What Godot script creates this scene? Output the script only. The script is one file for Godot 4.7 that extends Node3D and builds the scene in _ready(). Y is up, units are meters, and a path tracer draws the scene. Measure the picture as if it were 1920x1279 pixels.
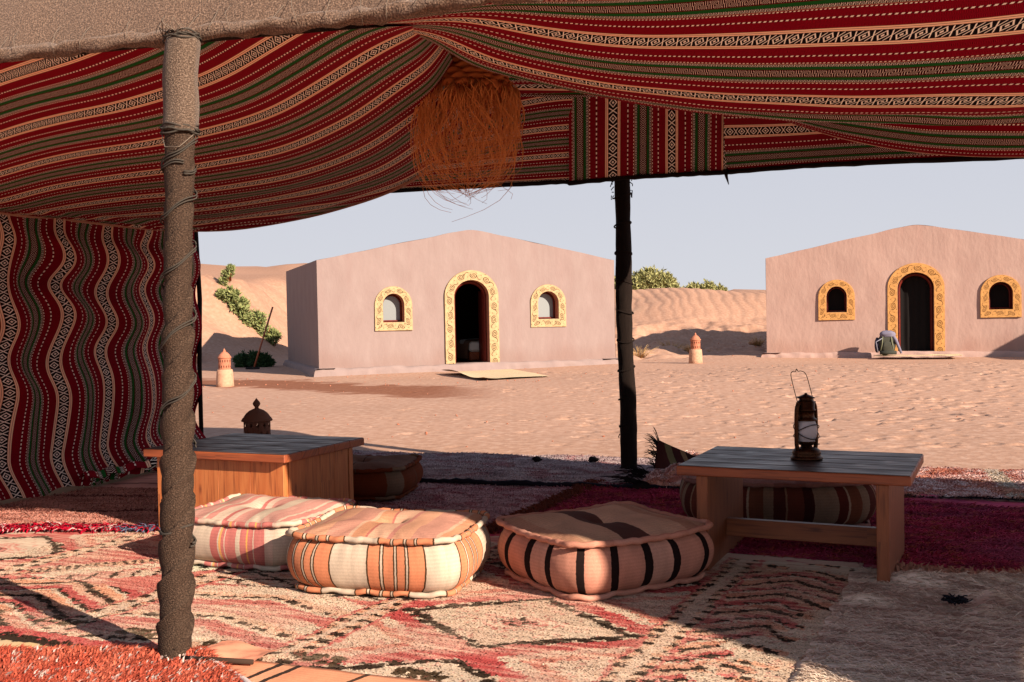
extends Node3D
# A striped tent open to a sandy yard with two earth-plastered huts. Metres, y up, the camera looks along -z.

var rng := RandomNumberGenerator.new()
const TONE := 0.87           # one step darker than the paint chart, for every material
var used := {}
var M := {}
var nz := FastNoiseLite.new()      # broad noise
var nf := FastNoiseLite.new()      # fine noise

func _ready() -> void:
	# camera
	var cam := Camera3D.new()
	cam.name = "camera"
	cam.fov = rad_to_deg(2.0 * atan(639.5 / 1950.0))
	cam.near = 0.05
	cam.far = 3000.0
	cam.position = Vector3(0, 1.2, 0)
	cam.basis = Basis(Vector3.RIGHT, deg_to_rad(-1.45)) * Basis(Vector3.BACK, deg_to_rad(-1.1))
	add_child(cam)
	cam.current = true
	# sky and exposure
	var sky_mat := ProceduralSkyMaterial.new()
	sky_mat.sky_top_color = c8(72, 92, 126)
	sky_mat.sky_horizon_color = c8(143, 144, 149)
	sky_mat.sky_curve = 0.7
	sky_mat.sky_energy_multiplier = 1.0
	sky_mat.ground_bottom_color = c8(120, 96, 82)
	sky_mat.ground_horizon_color = c8(146, 140, 138)
	sky_mat.sun_angle_max = 1.0
	var sky := Sky.new()
	sky.sky_material = sky_mat
	var env := Environment.new()
	env.background_mode = Environment.BG_SKY
	env.sky = sky
	env.ambient_light_source = Environment.AMBIENT_SOURCE_SKY
	env.tonemap_mode = Environment.TONE_MAPPER_LINEAR
	env.tonemap_exposure = 2.5
	env.sdfgi_enabled = true
	env.ssao_enabled = true
	env.ssil_enabled = true
	var we := WorldEnvironment.new()
	we.name = "environment"
	we.environment = env
	add_child(we)
	# sun: low, behind the camera on the right
	var sun := DirectionalLight3D.new()
	sun.name = "sun"
	var az := deg_to_rad(46.6)
	var el := deg_to_rad(23.7)
	var dir := Vector3(-sin(az) * cos(el), -sin(el), -cos(az) * cos(el))
	sun.basis = Basis.looking_at(dir, Vector3.UP)
	sun.light_energy = 1.6
	sun.light_color = Color(1.0, 0.925, 0.85)
	sun.light_angular_distance = 0.5
	sun.shadow_enabled = true
	add_child(sun)
	materials()
	M.lining_dull = M.lining
	M.lining_curtain = M.lining.duplicate()
	M.lining_curtain.albedo_color = c8(226, 214, 214)
	M.wire_wool = mat(c8(40, 32, 32), 0.95)
	M.hem = mat(c8(196, 140, 116), 0.9)
	build_ground()
	build_yard()
	build_tent()
	build_poles()
	build_rugs()
	build_tables()
	build_poufs()
	build_lamp()
	build_lanterns()
	build_small()

# ------------------------------------------------------------------ naming helpers
func numbered(n: String) -> String:
	used[n] = used.get(n, -1) + 1
	return n if used[n] == 0 else "%s_%03d" % [n, used[n]]

func thing(called: String, label: String, category: String, at := Vector3.ZERO, turn := 0.0, group := "") -> Node3D:
	var o := Node3D.new()
	o.name = numbered(called)
	add_child(o)
	o.position = at
	o.rotation.y = turn
	tag(o, label, category, group)
	return o

func tag(o: Node, label: String, category: String, group := "") -> void:
	o.set_meta("label", label)
	o.set_meta("category", category)
	if group: o.set_meta("group", group)

func obj(called: String, mesh: Mesh, mat: Material, parent: Node = null, stuff := false) -> MeshInstance3D:
	var o := MeshInstance3D.new()
	o.name = called if parent else numbered(called)
	o.mesh = mesh
	o.material_override = mat
	(parent if parent else self).add_child(o, true)
	if stuff: o.set_meta("kind", "stuff")
	return o

# ------------------------------------------------------------------ shape helpers
func commit(st: SurfaceTool) -> ArrayMesh:
	st.generate_normals()
	return st.commit()

func begin() -> SurfaceTool:
	var st := SurfaceTool.new()
	st.begin(Mesh.PRIMITIVE_TRIANGLES)
	return st

# a grid of (nu+1) x (nv+1) points from f(u, v), uv from g(u, v)
func sheet_into(st: SurfaceTool, base: int, nu: int, nv: int, f: Callable, g: Callable) -> int:
	for j in nv + 1:
		for i in nu + 1:
			var u := float(i) / nu
			var v := float(j) / nv
			st.set_uv(g.call(u, v))
			st.add_vertex(f.call(u, v))
	for j in nv:
		for i in nu:
			var a := base + j * (nu + 1) + i
			var b := a + nu + 1
			st.add_index(a); st.add_index(a + 1); st.add_index(b)
			st.add_index(a + 1); st.add_index(b + 1); st.add_index(b)
	return base + (nu + 1) * (nv + 1)

func sheet(nu: int, nv: int, f: Callable, g = null) -> ArrayMesh:
	var st := begin()
	sheet_into(st, 0, nu, nv, f, g if g != null else func(u, v): return Vector2(u, v))
	return commit(st)

# a tube along points; radius may vary
func tube_into(st: SurfaceTool, base: int, pts: Array, rad: Callable, sides := 8, closed := false, vscale := 1.0) -> int:
	var n := pts.size()
	var up := Vector3.UP
	var t0: Vector3 = (pts[1] - pts[0]).normalized()
	if absf(t0.dot(up)) > 0.9: up = Vector3.RIGHT
	var nrm := t0.cross(up).normalized()
	var length := 0.0
	for i in n:
		var a: Vector3 = pts[(i - 1 + n) % n] if closed or i > 0 else pts[0]
		var b: Vector3 = pts[(i + 1) % n] if closed or i < n - 1 else pts[n - 1]
		var t := (b - a).normalized()
		nrm = (nrm - t * nrm.dot(t)).normalized()
		var bn := t.cross(nrm)
		if i > 0: length += pts[i].distance_to(pts[i - 1])
		var f := float(i) / maxf(1.0, n - 1)
		for k in sides + 1:
			var an := TAU * k / sides
			st.set_uv(Vector2(length * vscale, float(k) / sides))
			st.add_vertex(pts[i] + (nrm * cos(an) + bn * sin(an)) * rad.call(f, an))
	var rings := n if closed else n - 1
	for i in rings:
		for k in sides:
			var a := base + i * (sides + 1) + k
			var b := base + ((i + 1) % n) * (sides + 1) + k
			st.add_index(a); st.add_index(b); st.add_index(a + 1)
			st.add_index(a + 1); st.add_index(b); st.add_index(b + 1)
	var next := base + n * (sides + 1)
	if not closed:
		for e in [0, n - 1]:
			st.set_uv(Vector2(0, 0)); st.add_vertex(pts[e])
			for k in sides:
				var a: int = base + e * (sides + 1) + k
				if e == 0: st.add_index(next); st.add_index(a); st.add_index(a + 1)
				else: st.add_index(next); st.add_index(a + 1); st.add_index(a)
			next += 1
	return next

func tube(pts: Array, r: float, sides := 8, closed := false) -> ArrayMesh:
	var st := begin()
	tube_into(st, 0, pts, func(_f, _a): return r, sides, closed)
	return commit(st)

func tube_r(pts: Array, rad: Callable, sides := 8, closed := false) -> ArrayMesh:
	var st := begin()
	tube_into(st, 0, pts, rad, sides, closed)
	return commit(st)

# profile: Array of Vector2(radius, height) turned round y
func lathe(profile: Array, n := 32, at := Vector3.ZERO) -> ArrayMesh:
	var m := profile.size() - 1
	return sheet(n, m, func(u, v):
		var p: Vector2 = profile[roundi(v * m)]
		return at + Vector3(cos(u * TAU) * p.x, p.y, sin(u * TAU) * p.x),
		func(u, v): return Vector2(u * 2.0, v))

# a bevelled board centred on c; grain runs along axis; uv in metres
func board(size: Vector3, bevel := 0.004, axis := 0, c := Vector3.ZERO, shift := 0.0) -> ArrayMesh:
	var st := begin()
	board_into(st, size, bevel, axis, c, shift)
	st.generate_normals()
	return st.commit()

func board_into(st: SurfaceTool, size: Vector3, bevel := 0.004, axis := 0, c := Vector3.ZERO, shift := 0.0) -> void:
	var h := size * 0.5
	var at := func(sx, sy, sz, face):
		var p := Vector3(sx * h.x, sy * h.y, sz * h.z)
		for k in 3:
			if k != face: p[k] -= bevel * signf(p[k])
		return p
	var put := func(pts: Array):
		var nn: Vector3 = (pts[1] - pts[0]).cross(pts[2] - pts[0])
		var mid: Vector3 = (pts[0] + pts[1] + pts[2]) / 3.0
		if nn.dot(mid) > 0.0: pts.reverse()
		for k in range(1, pts.size() - 1):
			for q in [pts[0], pts[k], pts[k + 1]]:
				var along: float = q[axis]
				var across: float = q[(axis + 1) % 3] + q[(axis + 2) % 3]
				st.set_smooth_group(-1)
				st.set_uv(Vector2(along + shift * 3.1, across + shift))
				st.add_vertex(q + c)
	for f in 3:
		var a := (f + 1) % 3
		var b := (f + 2) % 3
		for s in [-1, 1]:
			var quad := []
			for w in [[-1, -1], [1, -1], [1, 1], [-1, 1]]:
				var sg := [0, 0, 0]
				sg[f] = s; sg[a] = w[0]; sg[b] = w[1]
				quad.append(at.call(sg[0], sg[1], sg[2], f))
			put.call(quad)
		for sa in [-1, 1]:
			for sb in [-1, 1]:
				var q := []
				for w in [[-1, a], [1, a], [1, b], [-1, b]]:
					var sg := [0, 0, 0]
					sg[f] = w[0]; sg[a] = sa; sg[b] = sb
					q.append(at.call(sg[0], sg[1], sg[2], w[1]))
				put.call(q)
	for sx in [-1, 1]:
		for sy in [-1, 1]:
			for sz in [-1, 1]:
				put.call([at.call(sx, sy, sz, 0), at.call(sx, sy, sz, 1), at.call(sx, sy, sz, 2)])

# a smooth curve through points, t in 0..1
func along(pts: Array, t: float):
	var n := pts.size() - 1
	var f := clampf(t, 0.0, 1.0) * n
	var i := mini(int(f), n - 1)
	var k := f - i
	var p0 = pts[maxi(i - 1, 0)]
	var p1 = pts[i]
	var p2 = pts[i + 1]
	var p3 = pts[mini(i + 2, n)]
	return 0.5 * (2.0 * p1 + (p2 - p0) * k + (2.0 * p0 - 5.0 * p1 + 4.0 * p2 - p3) * k * k + (3.0 * p1 - p0 - 3.0 * p2 + p3) * k * k * k)

func sm(a: float, b: float, x: float) -> float:
	return smoothstep(a, b, x)

# ------------------------------------------------------------------ textures and materials
func c8(r: float, g: float, b: float) -> Color:
	return Color(r / 255.0, g / 255.0, b / 255.0)

func noise_tex(freq: float, w := 512, h := 512, octaves := 4, ramp: Array = [], seed_ := 1, normal := false, bump := 4.0, type := FastNoiseLite.TYPE_SIMPLEX_SMOOTH) -> NoiseTexture2D:
	var n := FastNoiseLite.new()
	n.noise_type = type
	n.frequency = freq
	n.fractal_octaves = octaves
	n.seed = seed_
	var t := NoiseTexture2D.new()
	t.width = w
	t.height = h
	t.seamless = true
	t.noise = n
	t.generate_mipmaps = false
	if normal:
		t.as_normal_map = true
		t.bump_strength = bump
	if ramp.size():
		var g := Gradient.new()
		g.offsets = PackedFloat32Array(ramp.map(func(r): return r[0]))
		g.colors = PackedColorArray(ramp.map(func(r): return r[1]))
		t.color_ramp = g
	return t

func picture(w: int, h: int, f: Callable) -> ImageTexture:
	var d := PackedByteArray()
	d.resize(w * h * 3)
	var k := 0
	for y in h:
		for x in w:
			var c: Color = f.call(x, y)
			d[k] = int(clampf(c.r, 0, 1) * 255.0); d[k + 1] = int(clampf(c.g, 0, 1) * 255.0); d[k + 2] = int(clampf(c.b, 0, 1) * 255.0)
			k += 3
	return ImageTexture.create_from_image(Image.create_from_data(w, h, false, Image.FORMAT_RGB8, d))

func mat(col: Color, rough := 0.9, tex: Texture2D = null, scale := Vector3.ONE) -> StandardMaterial3D:
	var m := StandardMaterial3D.new()
	m.albedo_color = Color(col.r * TONE, col.g * TONE, col.b * TONE, col.a)
	m.roughness = rough
	m.metallic_specular = 0.3
	m.cull_mode = BaseMaterial3D.CULL_DISABLED
	if tex: m.albedo_texture = tex
	m.uv1_scale = scale
	return m

func relief(m: StandardMaterial3D, tex: Texture2D, cm: float) -> StandardMaterial3D:
	m.heightmap_enabled = true
	m.heightmap_texture = tex
	m.heightmap_scale = cm
	return m

func tri(m: StandardMaterial3D, scale: float, world := true) -> StandardMaterial3D:
	m.uv1_triplanar = true
	m.uv1_world_triplanar = world
	m.uv1_scale = Vector3.ONE * scale
	return m

# striped hand-woven cloth: bands [width, colour] run across x
func woven(bands: Array, w: int, h: int, grain := 0.07, seed_ := 3) -> ImageTexture:
	rng.seed = seed_
	var total := 0.0
	for b in bands: total += b[0]
	return picture(w, h, func(x, y):
		var s = (x + 1.6 * nf.get_noise_2d(y * 2.2, x * 0.35 + seed_ * 40.0) + 0.5) / w * total
		s = fposmod(s, total)
		var c: Color = bands[0][1]
		var acc := 0.0
		for b in bands:
			acc += b[0]
			if s < acc:
				c = b[1]
				break
		var fade := nz.get_noise_2d(x * 1.1 + seed_ * 91.0, y * 1.1) * 0.10 + rng.randf_range(-grain, grain) + (0.02 if (y / 2) % 2 == 0 else -0.02)
		return Color(c.r * (1.0 + fade), c.g * (1.0 + fade), c.b * (1.0 + fade)))

func lining_texture(dull := 0.0) -> ImageTexture:
	var red := c8(146, 12, 34); var dark := c8(84, 6, 18); var black := c8(22, 17, 20); var cream := c8(255, 238, 220)
	var salmon := c8(255, 206, 172); var green := c8(28, 86, 36); var brown := c8(120, 56, 40)
	rng.seed = 5
	return picture(128, 640, func(x, y):
		var z := absf(y - 320.0)
		var dx := absf(x - 64.0)
		var c := red
		if z > 246.0:
			var a := 320.0 - z
			if a > 42.0:
				c = salmon
				if a < 46.0 or absf(a - 59.0) < 2.0 or a > 71.0: c = brown
			else:
				var ex := minf(float(x), 128.0 - x)
				c = black
				var dia := dx / 36.0 + a / 36.0
				if dia > 0.78 and dia < 1.12: c = cream
				if dia < 0.36: c = cream
				if absf(ex - a * 0.62) < 5.0 and ex < 27.0: c = cream
		elif z < 32.0:
			var e := fmod(dx * 0.9 + z * 0.75, 17.0)
			c = cream.lerp(brown, 0.1) if e < 4.2 else black.lerp(dark, 0.5)
		elif z < 40.0: c = dark
		elif z < 66.0: c = green
		elif z < 92.0:
			var ww := fmod(x + 21.0, 42.67)
			var cx := absf(ww - 21.3)
			var zz := absf(z - 79.0)
			c = black.lerp(dark, 0.35)
			if absf(cx / 9.0 + zz / 11.0 - 0.85) < 0.19: c = cream
			if cx > 12.0 and absf((21.3 - cx) - zz * 0.7) < 2.0: c = cream
		elif z < 96.0: c = brown.lerp(salmon, 0.4)
		elif absf(z - 103.0) < 4.0: c = cream if (x / 16) % 2 == 0 else dark
		elif absf(z - 168.0) < 6.0: c = cream if (x / 21) % 2 == 0 and x < 126 else dark
		else:
			var h = (x + (y if (y / 20) % 2 == 0 else -y)) % 10
			c = dark if absi(h) < 4 else red
		var k := 1.0 + rng.randf_range(-0.10, 0.10)
		c = Color(c.r * k, c.g * k, c.b * k)
		return c.lerp(c8(90, 70, 60), dull))

func materials() -> void:
	nz.noise_type = FastNoiseLite.TYPE_SIMPLEX_SMOOTH; nz.frequency = 0.01; nz.fractal_octaves = 3; nz.seed = 7
	nf.noise_type = FastNoiseLite.TYPE_SIMPLEX_SMOOTH; nf.frequency = 0.05; nf.fractal_octaves = 3; nf.seed = 11
	# woven lining
	M.lining = mat(Color.WHITE, 0.95, lining_texture())
	M.lining.albedo_color = Color.WHITE
	M.lining.metallic_specular = 0.15
	M.lining.backlight_enabled = true
	M.lining.backlight = Color(0.05, 0.05, 0.05)
	M.weave_bump = noise_tex(0.09, 256, 256, 3)
	# goat-hair tent cloth
	var hair := noise_tex(0.075, 512, 512, 3, [[0.0, c8(52, 42, 36)], [0.40, c8(110, 92, 78)], [0.58, c8(138, 116, 100)], [0.68, c8(176, 152, 132)], [1.0, c8(226, 206, 188)]], 4)
	M.hair_bump = noise_tex(0.075, 512, 512, 4, [], 9)
	M.goat = tri(relief(mat(c8(216, 202, 192), 0.95, hair), M.hair_bump, 0.35), 3.0)
	M.goat.rim_enabled = true; M.goat.rim = 0.25
	M.pole = tri(relief(mat(c8(186, 182, 178), 0.95, hair), M.hair_bump, 0.3), 4.0)
	M.pole_mid = tri(relief(mat(c8(128, 119, 112), 0.95, hair), M.hair_bump, 0.3), 4.0)
	M.pole.rim_enabled = true; M.pole.rim = 0.3
	M.pole_dark = tri(relief(mat(c8(72, 62, 58), 0.95, hair), M.hair_bump, 1.0), 5.0)
	M.rope = mat(c8(68, 62, 55), 0.95)
	M.thread = mat(c8(128, 114, 100), 0.9)
	# sand
	var sandc := noise_tex(0.012, 512, 512, 6, [[0.0, c8(196, 160, 138)], [0.45, c8(210, 172, 148)], [0.6, c8(216, 180, 157)], [1.0, c8(228, 196, 175)]], 21)
	M.sand = tri(relief(mat(c8(230, 222, 217), 0.97, sandc), noise_tex(0.03, 512, 512, 6, [], 23), 0.22), 1.1)
	M.sand.vertex_color_use_as_albedo = true
	M.sand.metallic_specular = 0.2
	# earth plaster
	var pl := noise_tex(0.006, 512, 512, 6, [[0.0, c8(156, 139, 136)], [0.45, c8(159, 143, 140)], [0.6, c8(160, 144, 141)], [1.0, c8(164, 149, 146)]], 31)
	M.plaster = tri(relief(mat(Color.WHITE, 0.95, pl), noise_tex(0.02, 512, 512, 6, [], 33), 0.4), 0.7, false)
	M.plaster.uv1_scale = Vector3(0.75, 0.36, 0.75)
	M.plaster.vertex_color_use_as_albedo = true
	M.plaster_b = M.plaster.duplicate()
	M.plaster.albedo_color = c8(209, 203, 199)
	M.plaster_b.albedo_color = c8(254, 234, 220)
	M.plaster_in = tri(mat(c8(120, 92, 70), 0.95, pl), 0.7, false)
	M.terracotta = tri(relief(mat(c8(206, 136, 108), 0.9, noise_tex(0.02, 256, 256, 4, [[0.0, c8(215, 205, 200)], [1.0, c8(255, 250, 245)]], 35)), M.hair_bump, 0.4), 3.0, false)
	M.terracotta_brown = tri(relief(mat(c8(126, 84, 66), 0.9), M.hair_bump, 0.3), 6.0, false)
	M.terracotta_pale = tri(relief(mat(c8(222, 176, 146), 0.95, noise_tex(0.02, 256, 256, 4, [[0.0, c8(215, 205, 200)], [1.0, c8(255, 250, 245)]], 36)), M.hair_bump, 0.6), 3.0, false)
	M.redwood = tri(mat(c8(118, 38, 26), 0.6, noise_tex(0.03, 256, 256, 3, [[0.0, c8(180, 170, 160)], [1.0, c8(255, 250, 245)]], 37)), 2.0, false)
	M.glass = mat(c8(124, 130, 130), 0.35)
	M.glass.metallic_specular = 0.6
	M.curtain_glass = mat(c8(176, 172, 168), 0.8)
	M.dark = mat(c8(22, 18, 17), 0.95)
	M.cloth_white = mat(c8(226, 222, 216), 0.95)
	M.cloth_taupe = mat(c8(150, 116, 98), 0.95)
	# wood
	M.pine = wood(c8(182, 98, 52), c8(206, 128, 74), c8(116, 56, 30), 41, 0.42)
	M.pine_dark = wood(c8(136, 72, 42), c8(160, 94, 56), c8(84, 42, 26), 53, 0.5)
	M.top_wood = wood(c8(52, 36, 34), c8(92, 66, 58), c8(24, 17, 18), 43, 0.24)
	M.top_wood.roughness = 0.62
	M.top_wood.roughness_texture = noise_tex(0.045, 48, 256, 3, [[0.0, Color(0.42, 0.42, 0.42)], [0.5, Color(0.75, 0.75, 0.75)], [1.0, Color(1, 1, 1)]], 44)
	M.top_wood.metallic_specular = 0.4
	M.edge_wood = wood(c8(146, 72, 42), c8(172, 92, 54), c8(92, 46, 30), 47, 0.45)
	# lantern metal
	M.bronze = tri(mat(c8(112, 78, 56), 0.42, noise_tex(0.03, 256, 256, 4, [[0.0, c8(90, 80, 80)], [1.0, c8(255, 240, 225)]], 51)), 14.0, false)
	M.bronze.metallic = 0.85
	M.wire = mat(c8(38, 32, 30), 0.5); M.wire.metallic = 0.6
	M.frost = mat(c8(206, 200, 204), 0.45); M.frost.metallic_specular = 0.5
	M.frost.backlight_enabled = true; M.frost.backlight = Color(0.5, 0.5, 0.5)
	# straw fibre
	M.straw = mat(c8(255, 166, 96), 0.8)
	M.straw.backlight_enabled = true; M.straw.backlight = Color(0.25, 0.2, 0.15)
	M.straw_dark = mat(c8(206, 116, 62), 0.85)

func wood(base: Color, light: Color, dark: Color, seed_: int, rough: float) -> StandardMaterial3D:
	var g := FastNoiseLite.new()
	g.seed = seed_
	g.frequency = 0.02
	g.fractal_octaves = 3
	var t := picture(384, 384, func(x, y):
		var warp := g.get_noise_2d(x * 0.35, y * 0.8) * 26.0
		var rings := sin((y + warp) * 0.11) * 0.5 + 0.5
		var fine := g.get_noise_2d(x * 0.7, y * 16.0)
		var k := clampf(rings * 0.4 + fine * 0.35 + 0.25, 0.0, 1.0)
		var c := light.lerp(base, k)
		var streak := g.get_noise_2d(x * 0.25 + 900.0, y * 4.0)
		if streak > 0.1: c = c.lerp(dark, clampf((streak - 0.1) * 1.1, 0, 0.5))
		for kn in [[90, 120], [270, 300], [330, 60]]:
			var dd := sqrt(pow((x - kn[0]) * 0.7, 2) + pow((y - kn[1]) * 1.3, 2))
			if dd < 13.0: c = c.lerp(dark, (1.0 - dd / 13.0) * 0.85)
		return c)
	var m := mat(Color.WHITE, rough, t, Vector3(1.3, 1.9, 1))
	m.metallic_specular = 0.45
	return m

# ------------------------------------------------------------------ the ground
func ground_h(x: float, z: float) -> float:
	var d := -z
	var h := -0.012
	var open := sm(8.6, 11.0, d)
	h += open * (nz.get_noise_2d(x * 9.0, z * 9.0) * 0.05 + nf.get_noise_2d(x * 9.0, z * 9.0) * 0.006)
	h += 0.13 * exp(-pow((x - 6.5) / 4.2, 2) - pow((d - 17.5) / 3.2, 2))          # low swell of blown sand on the right
	h += 0.05 * sm(22.0, 26.0, d) * sm(3.0, 6.0, x)
	# rippled dune between and behind the huts
	var back := sm(29.0, 43.0, d) * sm(0.5, 4.0, x)
	h += back * (1.8 + nz.get_noise_2d(x * 7.0, z * 5.0) * 0.9)
	var rip := back * (1.0 - sm(46.0, 60.0, d)) * sm(31.0, 33.0, d - x * 0.25 + 2.0)
	if rip > 0.01:
		var w := x * 15.0 + z * 1.1 + nz.get_noise_2d(x * 22.0, z * 22.0) * 6.0 + nf.get_noise_2d(x * 6.0, z * 6.0) * 2.0
		h += rip * 0.014 * (sin(w) + 0.35 * sin(w * 2.0 + 1.0))
	var rough := sm(25.0, 28.0, d) * (1.0 - sm(33.0, 36.0, d)) * sm(0.0, 3.0, x)
	h += rough * (nf.get_noise_2d(x * 22.0, z * 22.0) * 0.10 + absf(nz.get_noise_2d(x * 30.0, z * 30.0)) * 0.5)
	# the bank behind the left hut
	var bank := sm(-5.9, -10.3, x + nz.get_noise_2d(x * 14.0, z * 14.0) * 1.2) * sm(25.8, 33.0, d)
	h += bank * (2.85 + nz.get_noise_2d(x * 10.0, z * 10.0) * 0.5)
	h += bank * (1.0 - sm(34.0, 37.0, d)) * (absf(nf.get_noise_2d(x * 11.0 + z * 6.0, z * 11.0)) * -0.22 + nf.get_noise_2d(x * 30.0, z * 30.0) * 0.05)
	h += 1.6 * sm(46.0, 64.0, d) * sm(-4.0, -13.0, x)
	# far dunes
	var far := sm(50.0, 90.0, d)
	h += far * (0.6 + 2.6 * maxf(0.0, nz.get_noise_2d(x * 1.3 + 40.0, z * 1.3)))
	return h

func build_ground() -> void:
	var xs: Array[float] = []
	var zs: Array[float] = []
	var v := -7.4
	var step := 0.3
	while v > -900.0:
		xs.push_front(v); v -= step; step *= 1.16
	v = -7.4 + 0.055
	while v < 13.0:
		xs.append(v); v += 0.055
	step = 0.2
	while v < 900.0:
		xs.append(v); v += step; step *= 1.2
	v = 12.0
	while v > -8.6:
		zs.append(v); v -= 0.6
	v = -8.6
	while v > -22.0:
		zs.append(v); v -= 0.05
	while v > -46.0:
		zs.append(v); v -= 0.11
	step = 0.4
	while v > -1500.0:
		zs.append(v); v -= step; step *= 1.22
	var nx := xs.size()
	var nzs := zs.size()
	var H := PackedFloat32Array()
	H.resize(nx * nzs)
	for j in nzs:
		for i in nx: H[j * nx + i] = ground_h(xs[i], zs[j])
	# footprints pressed into the yard, most of them on the right
	rng.seed = 77
	var x0 := xs.find(-7.4 + 0.055)
	var z0 := zs.find(-8.6)
	for n in 2300:
		var px := rng.randf_range(-6.5, 12.6)
		var pz := rng.randf_range(-21.6, -8.9)
		var dense := sm(-1.5, 3.5, px + (-pz - 12.0) * 0.12 + nz.get_noise_2d(px * 20.0, pz * 20.0) * 3.0)
		if rng.randf() > 0.10 + 0.9 * dense: continue
		var an := rng.randf_range(-0.9, 0.9) + (PI if rng.randf() < 0.5 else 0.0)
		var ln := rng.randf_range(0.07, 0.13)
		var wd := ln * rng.randf_range(0.42, 0.62)
		var dp := rng.randf_range(0.024, 0.056) * (0.55 + 0.45 * dense)
		var ci := x0 + int((px - xs[x0]) / 0.055)
		var cj := z0 + int((-8.6 - pz) / 0.05)
		for j in range(cj - 6, cj + 7):
			if j < z0 or j >= nzs: continue
			for i in range(ci - 6, ci + 7):
				if i < 0 or i >= nx: continue
				var dx := xs[i] - px
				var dz := zs[j] - pz
				var a := (dx * cos(an) + dz * sin(an)) / ln
				var b := (-dx * sin(an) + dz * cos(an)) / wd
				var r := a * a + b * b
				if r < 3.6: H[j * nx + i] += -dp * exp(-r * 1.3) + dp * 0.35 * exp(-pow(sqrt(r) - 1.25, 2) * 7.0)
	var P := PackedVector3Array(); var N := PackedVector3Array(); var C := PackedColorArray()
	P.resize(nx * nzs); N.resize(nx * nzs); C.resize(nx * nzs)
	for j in nzs:
		for i in nx:
			var k := j * nx + i
			var x := xs[i]
			var z := zs[j]
			P[k] = Vector3(x, H[k], z)
			var ia := maxi(i - 1, 0); var ib := mini(i + 1, nx - 1)
			var ja := maxi(j - 1, 0); var jb := mini(j + 1, nzs - 1)
			var gx := (H[j * nx + ib] - H[j * nx + ia]) / (xs[ib] - xs[ia])
			var gz := (H[jb * nx + i] - H[ja * nx + i]) / (zs[jb] - zs[ja])
			N[k] = Vector3(-gx, 1.0, -gz).normalized()
			# damp, reddish churned earth in front of the left hut
			var damp := 0.0
			if z < -13.5 and z > -25.0 and x < 1.5:
				var line := -20.6 + 0.85 * (x + 5.7) + nz.get_noise_2d(x * 22.0, 3.0) * 1.4
				var e := (z - line) / (1.7 + 0.6 * nz.get_noise_2d(x * 16.0, z * 16.0))
				damp = (1.0 - sm(0.5, 1.0, absf(e) + nf.get_noise_2d(x * 26.0, z * 26.0) * 0.45)) * (1.0 - sm(-1.4, 0.1, x)) * sm(-9.5, -7.5, x)
			var g := 1.0 + 0.10 * nz.get_noise_2d(x * 14.0, z * 14.0) + 0.05 * nf.get_noise_2d(x * 20.0, z * 20.0)
			var redder := 0.09 * sm(24.0, 30.0, -z)
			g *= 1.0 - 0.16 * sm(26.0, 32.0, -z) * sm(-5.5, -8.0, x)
			C[k] = Color(g, g * (1.0 - redder * 0.55), g * (1.0 - redder)).lerp(Color(0.50, 0.31, 0.23), damp * 0.92)
	var I := PackedInt32Array()
	I.resize((nx - 1) * (nzs - 1) * 6)
	var q := 0
	for j in nzs - 1:
		for i in nx - 1:
			var a := j * nx + i
			var b := a + nx
			I[q] = a; I[q + 1] = b; I[q + 2] = a + 1; I[q + 3] = a + 1; I[q + 4] = b; I[q + 5] = b + 1
			q += 6
	var arr := []
	arr.resize(Mesh.ARRAY_MAX)
	arr[Mesh.ARRAY_VERTEX] = P; arr[Mesh.ARRAY_NORMAL] = N; arr[Mesh.ARRAY_COLOR] = C; arr[Mesh.ARRAY_INDEX] = I
	var m := ArrayMesh.new()
	m.add_surface_from_arrays(Mesh.PRIMITIVE_TRIANGLES, arr)
	obj("ground", m, M.sand).set_meta("kind", "structure")

# ------------------------------------------------------------------ the huts
func scroll_texture(yellow: Color, ink: Color, seed_: int) -> ImageTexture:
	var S := 128
	var im := Image.create(S * 2, S, false, Image.FORMAT_RGB8)
	rng.seed = seed_
	for y in S:
		for x in S * 2:
			var k := 1.0 + nz.get_noise_2d(x * 2.0, y * 2.0) * 0.12 + rng.randf_range(-0.03, 0.03)
			im.set_pixel(x, y, Color(yellow.r * k, yellow.g * k, yellow.b * k))
	var dot := func(px: float, py: float, r: float):
		for y in range(int(py - r - 1), int(py + r + 2)):
			for x in range(int(px - r - 1), int(px + r + 2)):
				if y < 0 or y >= S: continue
				var dd := Vector2(x - px, y - py).length()
				if dd < r: im.set_pixel(posmod(x, S * 2), y, ink.lerp(im.get_pixel(posmod(x, S * 2), y), 0.15))
	for half in 2:
		var flip := 1.0 if half == 0 else -1.0
		var cx := 58.0 + half * S
		var cy := 64.0 + flip * 6.0
		for n in 260:
			var th := n / 260.0 * TAU * 2.1
			var r := 5.0 + th * 2.35
			dot.call(cx + cos(th * flip + half * PI) * r, cy + sin(th * flip + half * PI) * r, 3.2)
		for n in 60:                                            # the tail of the scroll
			var t := n / 60.0
			dot.call(cx + 36.0 + t * 42.0, cy + flip * (4.0 + 34.0 * sin(t * 2.2) - 10.0 * t), 3.0)
		for leaf in [[14.0, -40.0], [-40.0, 40.0], [60.0, -30.0]]:
			for n in 10: dot.call(cx + leaf[0] + n * 1.3, cy + flip * (leaf[1] + n * 0.9), 3.2 - absf(n - 5) * 0.4)
	return ImageTexture.create_from_image(im)

const DOOR := [3.0, 3.79, 0.13, 1.62, 1.98]
const WIN_A := [1.40, 1.86, 1.09, 1.46, 1.70]
const WIN_B := [4.97, 5.46, 1.09, 1.46, 1.71]
const HUT_W := 6.88
const HUT_D := 5.3

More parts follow.
